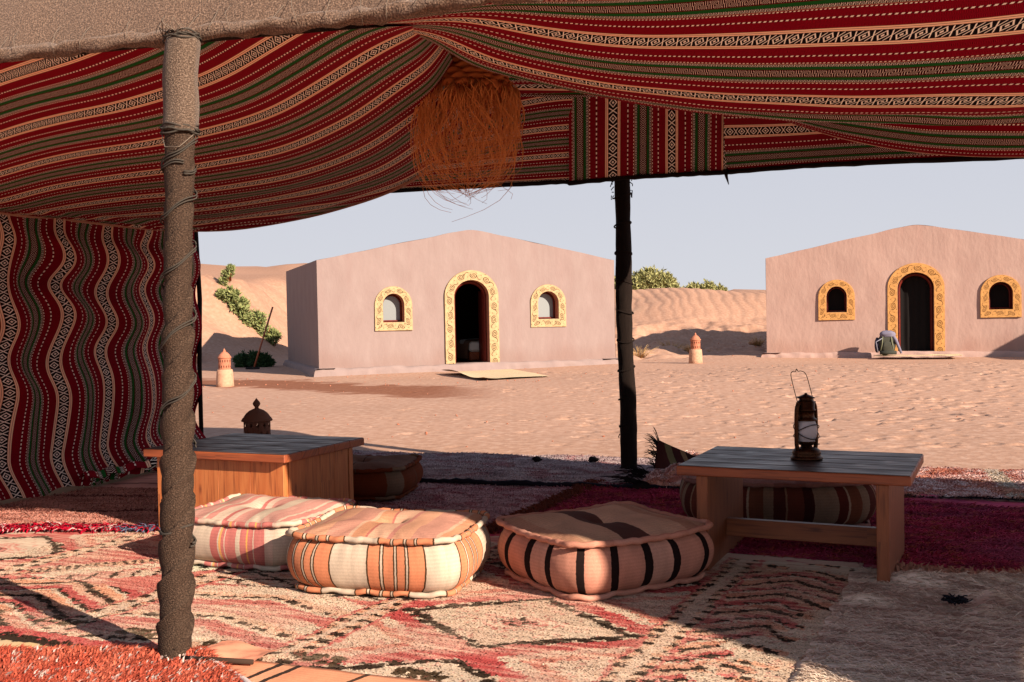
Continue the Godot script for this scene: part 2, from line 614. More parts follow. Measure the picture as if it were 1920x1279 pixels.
func gable(x: float) -> float:
	return 3.13 - 0.70 * (sqrt(pow((x - 3.42) / 3.44, 2) + 0.004)) + nf.get_noise_2d(x * 14.0, 77.0) * 0.018

func arch_top(o: Array, x: float) -> float:
	var c: float = (o[0] + o[1]) * 0.5
	var hw: float = (o[1] - o[0]) * 0.5
	return o[3] + (o[4] - o[3]) * sqrt(maxf(0.0, 1.0 - pow((x - c) / hw, 2)))

# outline of an opening from its lower left corner up, over the arch and down again
func arch_line(x0: float, x1: float, y0: float, spring: float, top: float, foot := 8) -> Array:
	var r := []
	for i in foot: r.append(Vector2(x0, lerpf(y0, spring, float(i) / foot)))
	for i in 25:
		var a := PI - PI * i / 24.0
		r.append(Vector2((x0 + x1) * 0.5 + cos(a) * (x1 - x0) * 0.5, spring + sin(a) * (top - spring)))
	for i in foot: r.append(Vector2(x1, lerpf(spring, y0, (i + 1.0) / foot)))
	return r

func facade_mesh(seed_: float) -> ArrayMesh:
	var st := begin()
	var cuts := {}
	var n := 0
	while n <= 172:
		cuts[snappedf(minf(n * 0.04, HUT_W), 0.0001)] = true
		n += 1
	for o in [DOOR, WIN_A, WIN_B]:
		for i in 25: cuts[snappedf(lerpf(o[0], o[1], 0.5 - 0.5 * cos(PI * i / 24.0)), 0.0001)] = true
	var xs := cuts.keys()
	xs.sort()
	var clean := [xs[0]]
	for x in xs:
		if x - clean[-1] > 0.004: clean.append(x)
	var put := func(x: float, y: float):
		var wob := nz.get_noise_2d(x * 34.0 + seed_, y * 34.0) * 0.022 + nf.get_noise_2d(x * 40.0, y * 40.0 + seed_) * 0.004
		# faint rain streaks and rubbed patches of the plaster itself
		var streak := nf.get_noise_2d(x * 30.0 + seed_, y * 2.0) * 0.07 - 0.12 * maxf(0.0, nf.get_noise_2d(x * 70.0 + seed_, y * 1.2)) * exp(-(gable(x) - y) * 1.6) + nz.get_noise_2d(x * 16.0, y * 16.0 + seed_) * 0.06
		var foot := 0.16 * (1.0 - sm(0.14, 0.55, y + nf.get_noise_2d(x * 18.0, seed_) * 0.25))
		st.set_color(Color(1.0 + streak * 0.5 - foot * 0.4, 1.0 + streak - foot * 0.8, 1.0 + streak - foot))
		st.add_vertex(Vector3(x, y, wob))
	for i in clean.size() - 1:
		var xa: float = clean[i]
		var xb: float = clean[i + 1]
		var mid := (xa + xb) * 0.5
		var spans := []
		var hit = null
		for o in [DOOR, WIN_A, WIN_B]:
			if mid > o[0] and mid < o[1]: hit = o
		if hit == null: spans = [[0.0, 0.0, gable(xa), gable(xb)]]
		else: spans = [[0.0, 0.0, hit[2], hit[2]], [arch_top(hit, xa), arch_top(hit, xb), gable(xa), gable(xb)]]
		for s in spans:
			var m := maxi(1, int((s[2] - s[0]) / 0.1))
			for k in m:
				var ta := float(k) / m
				var tb := (k + 1.0) / m
				var y00 := lerpf(s[0], s[2], ta); var y01 := lerpf(s[0], s[2], tb)
				var y10 := lerpf(s[1], s[3], ta); var y11 := lerpf(s[1], s[3], tb)
				put.call(xa, y00); put.call(xa, y01); put.call(xb, y10)
				put.call(xb, y10); put.call(xa, y01); put.call(xb, y11)
	st.index()
	st.generate_normals()
	return st.commit()

# a band between two outlines of equal length, standing proud of the wall
func surround_mesh(inner: Array, outer: Array, z0: float, z1: float, tile: float, closed := false) -> ArrayMesh:
	var st := begin()
	var n := inner.size()
	var u := 0.0
	var rows := []
	for i in n:
		if i > 0: u += ((inner[i] + outer[i]) * 0.5).distance_to((inner[i - 1] + outer[i - 1]) * 0.5)
		rows.append([inner[i], outer[i], u / tile])
	if closed:
		u += ((inner[0] + outer[0]) * 0.5).distance_to((inner[n - 1] + outer[n - 1]) * 0.5)
		rows.append([inner[0], outer[0], u / tile])
	var strip := func(fa: Callable, fb: Callable, va: float, vb: float):
		for i in rows.size() - 1:
			var q := [fa.call(rows[i]), fb.call(rows[i]), fa.call(rows[i + 1]), fb.call(rows[i + 1])]
			var uvs := [Vector2(rows[i][2], va), Vector2(rows[i][2], vb), Vector2(rows[i + 1][2], va), Vector2(rows[i + 1][2], vb)]
			for k in [0, 1, 2, 2, 1, 3]:
				st.set_smooth_group(-1)
				st.set_uv(uvs[k]); st.add_vertex(q[k])
	var e := 0.008
	var front_i := func(r): var d: Vector2 = (r[1] - r[0]).normalized(); return Vector3(r[0].x + d.x * e, r[0].y + d.y * e, z1)
	var front_o := func(r): var d: Vector2 = (r[1] - r[0]).normalized(); return Vector3(r[1].x - d.x * e, r[1].y - d.y * e, z1)
	var back_i := func(r): return Vector3(r[0].x, r[0].y, z0)
	var back_o := func(r): return Vector3(r[1].x, r[1].y, z0)
	strip.call(front_i, front_o, 0.04, 0.96)
	strip.call(front_o, back_o, 0.96, 1.0)
	strip.call(back_i, front_i, 0.0, 0.04)
	st.generate_normals()
	return st.commit()

func ribbon_z(line: Array, z0: float, z1: float, closed := false) -> ArrayMesh:
	var pts := line.duplicate()
	if closed: pts.append(line[0])
	return sheet(pts.size() - 1, 2, func(u, v):
		var p: Vector2 = pts[roundi(u * (pts.size() - 1))]
		return Vector3(p.x, p.y, lerpf(z0, z1, v)))

func filled(line: Array, z: float) -> ArrayMesh:
	var st := begin()
	var c := Vector2.ZERO
	for p in line: c += p / line.size()
	for i in line.size():
		var a: Vector2 = line[i]
		var b: Vector2 = line[(i + 1) % line.size()]
		for p in [c, a, b]:
			st.set_uv(p); st.add_vertex(Vector3(p.x, p.y, z))
	return commit(st)

func make_hut(label: String, at: Vector3, turn: float, yellow: Material, style: int, seed_: float) -> Node3D:
	var t := thing("earth_hut", label, "hut", at, turn, "earth-plastered huts round the yard")
	var plaster: Material = M.plaster if style == 0 else M.plaster_b
	obj("front_wall", facade_mesh(seed_), plaster, t)
	# side and back walls, each with its thickness, and the roof
	var wall := func(f: Callable, called: String):
		obj(called, sheet(28, 16, f), plaster, t)
	wall.call(func(u, v): return Vector3(nz.get_noise_2d(u * 120.0, v * 70.0) * 0.015, v * (gable(0.0)), -u * HUT_D), "side_wall")
	wall.call(func(u, v): return Vector3(HUT_W + nz.get_noise_2d(u * 120.0 + 50.0, v * 70.0) * 0.015, v * (gable(HUT_W)), -u * HUT_D), "side_wall")
	wall.call(func(u, v): return Vector3(u * HUT_W, v * gable(u * HUT_W), -HUT_D), "back_wall")
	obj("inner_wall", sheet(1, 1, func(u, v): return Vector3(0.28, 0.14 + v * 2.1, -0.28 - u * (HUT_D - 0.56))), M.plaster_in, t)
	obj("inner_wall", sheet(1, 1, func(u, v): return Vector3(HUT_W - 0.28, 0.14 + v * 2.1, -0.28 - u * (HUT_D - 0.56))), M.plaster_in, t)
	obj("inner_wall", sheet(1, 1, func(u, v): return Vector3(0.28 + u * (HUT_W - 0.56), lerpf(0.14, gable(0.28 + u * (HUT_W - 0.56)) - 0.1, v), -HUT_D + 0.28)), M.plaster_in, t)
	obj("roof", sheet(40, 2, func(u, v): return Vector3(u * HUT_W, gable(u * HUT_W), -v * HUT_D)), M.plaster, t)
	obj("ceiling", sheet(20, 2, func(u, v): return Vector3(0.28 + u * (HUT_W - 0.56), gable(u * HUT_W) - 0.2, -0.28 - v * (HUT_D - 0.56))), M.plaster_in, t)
	# uneven plinth
	var pst := begin()
	var prof := [Vector2(0.15, -0.12), Vector2(0.125, 0.05), Vector2(0.10, 0.112), Vector2(0.06, 0.136), Vector2(-0.35, 0.14)]
	sheet_into(pst, 0, 120, 4, func(u, v):
		var p: Vector2 = prof[roundi(v * 4.0)]
		var x: float = lerpf(-p.x, HUT_W + p.x, u)
		var w: float = nf.get_noise_2d(x * 30.0 + seed_, v * 60.0) * 0.06
		return Vector3(x, p.y + w * 0.5 * (1.0 if v < 0.9 else 0.0), p.x + w),
		func(u, v): return Vector2(u, v))
	obj("plinth", commit(pst), plaster, t)
	for s in [0, 1]:
		obj("plinth", sheet(40, 4, func(u, v):
			var p: Vector2 = prof[roundi(v * 4.0)]
			var w: float = nf.get_noise_2d(u * 110.0 + seed_ + s * 60.0, v * 60.0) * 0.03
			return Vector3(-p.x - w if s == 0 else HUT_W + p.x + w, p.y, 0.15 - u * (HUT_D + 0.2))), plaster, t)
	obj("floor", sheet(1, 1, func(u, v): return Vector3(0.2 + u * (HUT_W - 0.4), 0.128, -0.05 - v * (HUT_D - 0.2))), M.plaster_in, t)
	# the doorway
	var inner := arch_line(DOOR[0], DOOR[1], DOOR[2] + 0.01, DOOR[3], DOOR[4])
	var outer := arch_line(2.77, 4.03, DOOR[2] + 0.015, 1.62, 2.21)
	obj("door_surround", surround_mesh(inner, outer, -0.03, 0.034, 0.62), yellow, t)
	obj("door_reveal", ribbon_z(inner, 0.0, -0.3), M.redwood if style == 1 else M.terracotta, t)
	var fr := begin()
	var loop := inner.map(func(p): return Vector3(lerpf(3.395, p.x, 0.93), lerpf(1.0, p.y, 0.97), -0.17))
	tube_into(fr, 0, loop, func(_f, a): return 0.036 + 0.006 * cos(a * 4.0), 8)
	obj("door_frame", commit(fr), M.redwood, t)
	if style == 0:
		var leaf := Node3D.new(); leaf.name = "door"
		t.add_child(leaf, true)
		leaf.position = Vector3(3.74, 0.14, -0.24); leaf.rotation.y = deg_to_rad(80)
		for k in 5: obj("plank", board(Vector3(0.142, 1.62, 0.04), 0.006, 1, Vector3(0.07 + k * 0.145, 0.81, 0), k * 0.3), M.redwood, leaf)
		obj("handle", tube([Vector3(0.6, 0.85, 0.03), Vector3(0.6, 0.85, 0.07), Vector3(0.6, 0.97, 0.07), Vector3(0.6, 0.97, 0.03)], 0.008, 6), M.wire, leaf)
	else:
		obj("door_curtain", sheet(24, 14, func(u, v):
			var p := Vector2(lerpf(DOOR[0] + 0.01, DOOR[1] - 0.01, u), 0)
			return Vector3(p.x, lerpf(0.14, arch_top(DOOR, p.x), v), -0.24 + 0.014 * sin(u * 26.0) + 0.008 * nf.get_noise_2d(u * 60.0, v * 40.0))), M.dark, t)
	# the windows
	for w in [WIN_A, WIN_B]:
		var win := Node3D.new(); win.name = "window"
		t.add_child(win, true)
		var i2 := arch_line(w[0], w[1], w[2], w[3], w[4], 6)
		var o2 := arch_line(w[0] - 0.19, w[1] + 0.19, w[2] - 0.19, w[3], w[4] + 0.17, 6)
		for k in range(1, 8):
			i2.append(Vector2(lerpf(w[1], w[0], k / 8.0), w[2]))
			o2.append(Vector2(lerpf(w[1] + 0.19, w[0] - 0.19, k / 8.0), w[2] - 0.19))
		obj("surround", surround_mesh(i2, o2, -0.03, 0.034, 0.50, true), yellow, win)
		obj("reveal", ribbon_z(i2, 0.0, -0.3, true), M.terracotta if style == 0 else M.redwood, win)
		var cx: float = (w[0] + w[1]) * 0.5
		var fl := i2.map(func(p): return Vector3(lerpf(cx, p.x, 0.9), lerpf(1.38, p.y, 0.92), -0.2))
		obj("frame", tube(fl, 0.022, 6, true), M.redwood, win)
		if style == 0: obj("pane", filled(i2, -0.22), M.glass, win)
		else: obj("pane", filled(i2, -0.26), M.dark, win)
	return t

func make_stick() -> void:
	var t := thing("garden_rake", "thin wooden pole leaning on the dark side wall of the left hut", "pole", Vector3(-6.1, 0, -25.4))
	obj("shaft", tube([Vector3(-0.15, 0.02, 0.3), Vector3(0.05, 0.8, 0.05), Vector3(0.24, 1.5, -0.15)], 0.022, 8), M.edge_wood, t)
	obj("head", board(Vector3(0.34, 0.05, 0.05), 0.01, 0, Vector3(-0.17, 0.03, 0.33)), M.wire, t)

func make_tower(label: String, at: Vector3, s: float) -> void:
	var t := thing("clay_lantern", label, "lantern", at, rng.randf() * 3.0, "pierced clay lanterns standing in the yard")
	obj("base", lathe([Vector2(0.0, 0.0), Vector2(0.165, 0.0), Vector2(0.16, 0.08), Vector2(0.15, 0.25), Vector2(0.143, 0.325), Vector2(0.135, 0.335), Vector2(0.115, 0.338)].map(func(p): return p * s), 36), M.terracotta_pale, t)
	# pierced drum: a wall with teardrop holes cut through
	obj("drum", pierced(0.112 * s, 0.338 * s, 0.545 * s, 16, s), M.terracotta, t)
	obj("core", lathe([Vector2(0.0, 0.34), Vector2(0.088, 0.34), Vector2(0.088, 0.54), Vector2(0.0, 0.54)].map(func(p): return p * s), 20), M.dark, t)
	obj("dome", lathe([Vector2(0.11, 0.54), Vector2(0.125, 0.545), Vector2(0.127, 0.56), Vector2(0.115, 0.575), Vector2(0.09, 0.615), Vector2(0.055, 0.65), Vector2(0.025, 0.668), Vector2(0.022, 0.675)].map(func(p): return p * s), 36), M.terracotta, t)
	obj("finial", lathe([Vector2(0.018, 0.672), Vector2(0.026, 0.682), Vector2(0.02, 0.695), Vector2(0.008, 0.715), Vector2(0.0, 0.735)].map(func(p): return p * s), 20), M.terracotta, t)

# a drum wall with holes: grid cells left out where a hole pattern says so
func pierced(r: float, y0: float, y1: float, reps: int, s: float) -> ArrayMesh:
	var st := begin()
	var na := reps * 10
	var ny := 26
	for k in 2:
		var rr := r - k * 0.014 * s
		for i in na:
			for j in ny:
				var u := (i + 0.5) / 10.0
				var v := (j + 0.5) / ny
				var row := int(v * 2.0)
				var lu := fmod(u + (0.5 if row == 1 else 0.0), 1.0) - 0.5
				var lv := fmod(v * 2.0, 1.0) - 0.5
				if absf(lu) * 1.9 + absf(lv) * 1.35 < 0.42: continue
				var pts := []
				for w in [[i, j], [i + 1, j], [i, j + 1], [i + 1, j + 1]]:
					var a: float = TAU * w[0] / na
					pts.append(Vector3(cos(a) * rr, lerpf(y0, y1, float(w[1]) / ny), sin(a) * rr))
				for q in [0, 1, 2, 1, 3, 2]: st.add_vertex(pts[q])
	st.index()
	st.generate_normals()
	return st.commit()

# ------------------------------------------------------------------ plants
func leaf_mesh(long: float, wide: float) -> ArrayMesh:
	var st := begin()
	for k in 3:
		var a := k * 2.1
		var dir := Vector3(cos(a) * 0.55, 0.8, sin(a) * 0.55).normalized() * long
		var side := Vector3(-sin(a), 0.1, cos(a)) * wide
		for p in [Vector3.ZERO, dir * 0.45 + side, dir, Vector3.ZERO, dir, dir * 0.45 - side]: st.add_vertex(p)
	return commit(st)

func shrub(label: String, at: Vector3, blobs: Array, leaf: float, count: int, colors: Array, seed_: int, group := "") -> void:
	var t := thing("shrub", label, "shrub", at, 0.0, group)
	rng.seed = seed_
	var stems := begin()
	var base := 0
	for b in blobs:
		var c: Vector3 = b[0]
		for n in 6:
			var tip = c + Vector3(rng.randf_range(-1, 1), rng.randf_range(-0.2, 0.9), rng.randf_range(-1, 1)) * b[1] * 0.8
			var near := 0.12 if blobs.size() < 6 else 0.95
			var foot := Vector3(c.x * near + rng.randf_range(-0.1, 0.1), (blobs[0][0].y if blobs.size() < 6 else c.y) - b[1] * 1.1, c.z * near)
			base = tube_into(stems, base, [foot, foot.lerp(tip, 0.5) + Vector3(0, 0.1, 0), tip], func(f, _a): return 0.022 * (1.0 - 0.8 * f), 4)
	obj("stems", commit(stems), M.edge_wood, t)
	var mm := MultiMesh.new()
	mm.transform_format = MultiMesh.TRANSFORM_3D
	mm.use_colors = true
	mm.mesh = leaf_mesh(leaf, leaf * 0.16)
	mm.instance_count = count
	for n in count:
		var b: Array = blobs[rng.randi() % blobs.size()]
		var d := Vector3(rng.randfn(), rng.randfn() * 0.9, rng.randfn()).normalized()
		var lump := 0.72 + 0.45 * nf.get_noise_3d(d.x * 30.0 + b[0].x * 50.0, d.y * 30.0, d.z * 30.0 + seed_)
		var p: Vector3 = b[0] + d * b[1] * pow(rng.randf(), 0.4) * lump
		var bs := Basis.from_euler(Vector3(rng.randf_range(-0.9, 0.9), rng.randf() * TAU, rng.randf_range(-0.9, 0.9))).scaled(Vector3.ONE * rng.randf_range(0.6, 1.3))
		bs = Basis(Quaternion(Vector3.UP, (d + Vector3(0, 0.7, 0)).normalized())) * bs
		mm.set_instance_transform(n, Transform3D(bs, p))
		var c: Color = colors[0].lerp(colors[1], rng.randf())
		mm.set_instance_color(n, c)
	var lm := MultiMeshInstance3D.new()
	lm.name = "foliage"
	lm.multimesh = mm
	var m := mat(Color.WHITE, 0.8)
	m.vertex_color_use_as_albedo = true
	m.backlight_enabled = true
	m.backlight = Color(0.5, 0.5, 0.5)
	lm.material_override = m
	t.add_child(lm, true)
	lm.set_meta("kind", "stuff")

func dry_tuft(at: Vector3, s: float, seed_: int, label: String) -> void:
	var st := begin()
	rng.seed = seed_
	var base := 0
	for n in 60:
		var a := rng.randf() * TAU
		var o := Vector3(cos(a), 0, sin(a)) * rng.randf() * 0.12 * s
		var tip := o + Vector3(cos(a) * rng.randf_range(0.1, 0.5), rng.randf_range(0.12, 0.42), sin(a) * rng.randf_range(0.1, 0.4)) * s
		base = tube_into(st, base, [o, o.lerp(tip, 0.55) + Vector3(0, 0.06 * s, 0), tip], func(f, _a): return 0.006 * s * (1.2 - f), 3)
	var o2 := obj("dry_grass", commit(st), mat(c8(206, 168, 112), 0.9))
	o2.position = at
	tag(o2, label, "dry grass", "dry grass tufts on the slope between the huts")

func rock(at: Vector3, size: Vector3, seed_: float, label: String, m: Material) -> void:
	var o := obj("rock", sheet(18, 10, func(u, v):
		var a: float = u * TAU
		var b: float = (v - 0.5) * PI
		var d := Vector3(cos(a) * cos(b), sin(b), sin(a) * cos(b))
		return d * size * (0.8 + 0.5 * nz.get_noise_3d(d.x * 60.0 + seed_, d.y * 60.0, d.z * 60.0))), m)
	o.position = at
	tag(o, label, "rock", "rocks on the slope between the huts")

func build_yard() -> void:
	M.yellow = mat(Color.WHITE, 0.9, scroll_texture(c8(186, 158, 118), c8(58, 42, 22), 61))
	M.orange = mat(Color.WHITE, 0.9, scroll_texture(c8(206, 152, 90), c8(84, 52, 22), 62))
	make_hut("pink earth hut on the left with open doorway and pale yellow scrolled surrounds", Vector3(-4.096, 0.0, -22.0), deg_to_rad(19.0), M.yellow, 0, 10.0)
	make_hut("pink earth hut on the right with dark doorway, orange surrounds and backpack outside", Vector3(6.2, 0.02, -25.3), deg_to_rad(-17.0), M.orange, 1, 300.0)
	make_hut("earth hut beyond the right edge whose shadow falls across the yard", Vector3(14.8, 0.02, -18.9), 0.0, M.orange, 1, 600.0)
	# a bed inside the left hut
	var bed := thing("bed", "low bed under a brown blanket inside the left hut's doorway", "bed", Vector3(-4.096, 0.13, -22.0) + Basis(Vector3.UP, deg_to_rad(19.0)) * Vector3(4.15, 0, -2.0), deg_to_rad(19.0))
	obj("frame", board(Vector3(1.0, 0.2, 1.9), 0.02, 2, Vector3(0, 0.12, 0)), M.edge_wood, bed)
	obj("mattress", board(Vector3(0.98, 0.24, 1.88), 0.05, 2, Vector3(0, 0.34, 0)), M.cloth_white, bed)
	var prof := [Vector2(-0.56, 0.06), Vector2(-0.55, 0.3), Vector2(-0.5, 0.45), Vector2(-0.4, 0.49), Vector2(0.0, 0.5), Vector2(0.4, 0.49), Vector2(0.5, 0.45), Vector2(0.55, 0.3), Vector2(0.56, 0.06)]
	obj("blanket", sheet(16, 20, func(u, v):
		var p: Vector2 = along(prof, u)
		return Vector3(p.x, p.y + 0.012 * nf.get_noise_2d(u * 70.0, v * 60.0), lerpf(-0.2, 0.97, v) + 0.02 * nf.get_noise_2d(u * 40.0, 9.0))), M.cloth_taupe, bed)
	obj("bedspread", sheet(16, 8, func(u, v):
		var p: Vector2 = along(prof, u)
		return Vector3(p.x * 0.99, lerpf(p.y + 0.012, 0.3, 1.0 if u > 0.55 and v > 0.85 else 0.0), lerpf(0.1, 0.5, v))), M.cloth_white, bed)
	# straw mats by the doors
	var straw := picture(256, 256, func(x, y):
		var k: float = 0.86 + 0.10 * sin(y * 0.8) + 0.08 * nf.get_noise_2d(x * 1.2, y * 9.0) + 0.05 * sin(x * 0.4)
		return Color(1.0 * k, 0.88 * k, 0.70 * k))
	M.mat_straw = mat(Color.WHITE, 0.9, straw, Vector3(3, 3, 1))
	var o := obj("straw_mat", sheet(40, 40, func(u, v):
		var a: Vector3 = Vector3(-1.5, 0, -21.9).lerp(Vector3(-0.02, 0, -22.75), u)
		var b: Vector3 = Vector3(-0.55, 0, -19.3).lerp(Vector3(0.72, 0, -19.85), u)
		var p := a.lerp(b, v)
		p.x += 0.03 * nf.get_noise_2d(v * 40.0, 4.0 + u); p.z += 0.03 * nf.get_noise_2d(u * 40.0, 9.0)
		p.y = ground_h(p.x, p.z) + 0.03 + 0.10 * exp(-u * 9.0) * (0.6 + 0.4 * sin(v * 6.0)) + 0.02 * nz.get_noise_2d(u * 70.0, v * 70.0)
		return p), M.mat_straw)
	tag(o, "pale straw mat with a curled edge in front of the open hut doorway", "mat")
	var b2 := Basis(Vector3.UP, deg_to_rad(-17.0))
	var hut2 := Vector3(6.2, 0.02, -25.3)
	var o2 := obj("straw_mat", sheet(30, 16, func(u, v):
		var p: Vector3 = hut2 + b2 * Vector3(lerpf(2.45, 4.3, u), 0.0, lerpf(0.2, 0.95, v))
		p.y = maxf(ground_h(p.x, p.z) + 0.035, 0.09) + 0.03 * sm(0.6, 0.7, u) * sin(v * 9.0) * 0.5 + 0.015 * nf.get_noise_2d(u * 60.0, v * 60.0)
		return p), M.mat_straw)
	tag(o2, "rumpled straw mat under the backpack at the right hut's door", "mat")
	backpack(hut2 + b2 * Vector3(2.72, 0.09, 0.46), deg_to_rad(-14.0))
	make_stick()
	rng.seed = 4
	make_tower("pierced clay lantern on a pale round base left of the left hut", Vector3(-5.33, ground_h(-5.33, -19.24) - 0.02, -19.24), 1.0)
	make_tower("pierced clay lantern on a pale base in the gap between the huts", Vector3(4.19, ground_h(4.19, -23.75) - 0.01, -23.75), 0.98)
	for k in 2:
		var bl := obj("concrete_block", board(Vector3([0.62, 0.9][k], [0.34, 0.36][k], 0.5), 0.02, 0, Vector3(0, [0.53, 0.18][k], 0)), M.terracotta_pale)
		bl.position = Vector3(-8.6, 0.0, -27.0)
		bl.rotation.y = 0.3 + k * 0.05
		tag(bl, ["pale block on top of another at the foot of the sand bank", "pale block under another at the foot of the sand bank"][k], "block", "pale blocks below the sand bank")
	# green things
	var sage := [Color(0.20, 0.24, 0.08), Color(0.36, 0.38, 0.15)]
	var chain := []
	for n in 7:
		var f := n / 8.0
		var x := lerpf(-8.75, -6.75, f)
		var z := -31.5
		chain.append([Vector3(x + 7.75, ground_h(x, z) + [0.1, 0.3, 0.2, 0.05, 0.28, 0.12, 0.26, 0.1, 0.16][n], 0.0), [0.14, 0.3, 0.36, 0.34, 0.38, 0.3, 0.24, 0.2, 0.2][n]])
	shrub("straggling grey-green bush running down the crest of the sand bank", Vector3(-7.75, 0.0, -31.5), chain, 0.15, 2000, sage, 101)
	shrub("small thin sapling standing above the bush on the sand bank", Vector3(-8.75, ground_h(-8.75, -32.2), -32.2), [[Vector3(0, 0.45, 0), 0.2], [Vector3(-0.14, 0.22, 0), 0.2], [Vector3(0.1, 0.62, 0), 0.12]], 0.10, 420, sage, 102)
	shrub("pale green clump on the left of the sand bank beside the wrapped pole", Vector3(-10.0, ground_h(-10.0, -32.0), -32.0), [[Vector3(0, 0.2, 0), 0.36], [Vector3(0.1, -0.35, 0.8), 0.3], [Vector3(0.15, -0.9, 1.7), 0.26]], 0.12, 1600, sage, 103)
	shrub("low dark green bush in the shadow beside the left hut", Vector3(-6.55, ground_h(-6.55, -26.3) - 0.02, -26.3), [[Vector3(-0.25, 0.16, 0), 0.24], [Vector3(0.05, 0.18, 0), 0.26], [Vector3(0.3, 0.14, 0), 0.22]], 0.10, 3000, [Color(0.03, 0.075, 0.03), Color(0.06, 0.12, 0.04)], 104)
	var olive := [Color(0.30, 0.30, 0.11), Color(0.48, 0.46, 0.20)]
	shrub("large round tamarisk bush behind the back pole", Vector3(8.3, ground_h(8.3, -60.0) - 0.75, -60.0), [[Vector3(-1.2, 1.1, 0), 0.9], [Vector3(-0.4, 1.5, 0), 0.95], [Vector3(0.45, 1.3, 0), 0.9], [Vector3(0.9, 0.75, 0.2), 0.7]], 0.26, 5200, olive, 105, "tamarisk bushes beyond the dune")
	shrub("broad low tamarisk bush on the skyline right of the larger one", Vector3(11.2, ground_h(11.2, -62.0) - 0.6, -62.0), [[Vector3(-1.0, 0.75, 0), 0.5], [Vector3(-0.3, 1.0, 0), 0.6], [Vector3(0.55, 1.05, 0), 0.62], [Vector3(1.2, 0.85, 0), 0.55]], 0.24, 4200, olive, 106, "tamarisk bushes beyond the dune")
	shrub("tamarisk bush peeping between the left hut and back pole", Vector3(6.3, ground_h(6.3, -60.0) - 0.4, -60.0), [[Vector3(0, 0.9, 0), 0.8]], 0.24, 1500, olive, 107, "tamarisk bushes beyond the dune")
	var tufts := [[3.3, -27.0, 0.9], [4.7, -27.2, 0.7], [4.4, -28.6, 0.9], [7.0, -29.6, 0.8], [5.0, -29.6, 0.6], [5.4, -28.0, 0.5]]
	var tl := ["pale dry grass tuft nearest the back pole", "small dry grass tuft behind the clay lantern", "leaning dry grass tuft above the clay lantern", "golden dry grass tuft near the right hut's corner", "thin dry grass tuft on the rubble line", "short dry grass tuft right of the clay lantern"]
	for k in tufts.size():
		dry_tuft(Vector3(tufts[k][0], ground_h(tufts[k][0], tufts[k][1]) - 0.02, tufts[k][1]), tufts[k][2], 200 + k, tl[k])
	rock(Vector3(7.35, ground_h(7.35, -31.0) + 0.02, -31.0), Vector3(0.34, 0.14, 0.3), 5.0, "flat pale rock on the rubble line near the right hut", M.terracotta_pale)
	rock(Vector3(5.15, ground_h(5.15, -30.2) + 0.02, -30.2), Vector3(0.26, 0.16, 0.25), 90.0, "pale rock in the middle of the rubble line", M.terracotta_pale)
	rock(Vector3(3.6, ground_h(3.6, -29.0) + 0.02, -29.0), Vector3(0.2, 0.09, 0.2), 40.0, "brown stone at the rubble line beside the back pole", M.terracotta)
	# clods and pebbles over the sand
	rng.seed = 8
	var mm := MultiMesh.new()
	mm.transform_format = MultiMesh.TRANSFORM_3D
	mm.mesh = sheet(7, 4, func(u, v):
		var a: float = u * TAU
		var b: float = (v - 0.5) * PI
		return Vector3(cos(a) * cos(b), sin(b) * 0.6, sin(a) * cos(b)) * (0.8 + 0.3 * nz.get_noise_2d(u * 200.0, v * 200.0)))
	mm.instance_count = 900
	for n in 900:
		var x := rng.randf_range(-8.0, 12.0)
		var z := rng.randf_range(-30.0, -9.5)
		if n > 610:
			z = -20.8 + rng.randf_range(-1.2, 2.5) ; x = rng.randf_range(-7.0, 1.0)
		if n > 700:
			x = rng.randf_range(2.0, 8.5); z = -28.0 - x * 0.35 + rng.randf_range(-1.2, 1.0)
		var s := rng.randf_range(0.005, 0.016) * (1.0 if n < 500 else 1.5)
		mm.set_instance_transform(n, Transform3D(Basis.from_euler(Vector3(rng.randf(), rng.randf() * TAU, rng.randf())).scaled(Vector3(s, s, s)), Vector3(x, ground_h(x, z) + s * 0.2, z)))
	var peb := MultiMeshInstance3D.new()
	peb.name = "pebbles"
	peb.multimesh = mm
	peb.material_override = M.terracotta
	add_child(peb, true)
	peb.set_meta("kind", "stuff")
	tag(peb, "small pebbles and clods scattered over the sand of the yard", "pebbles")

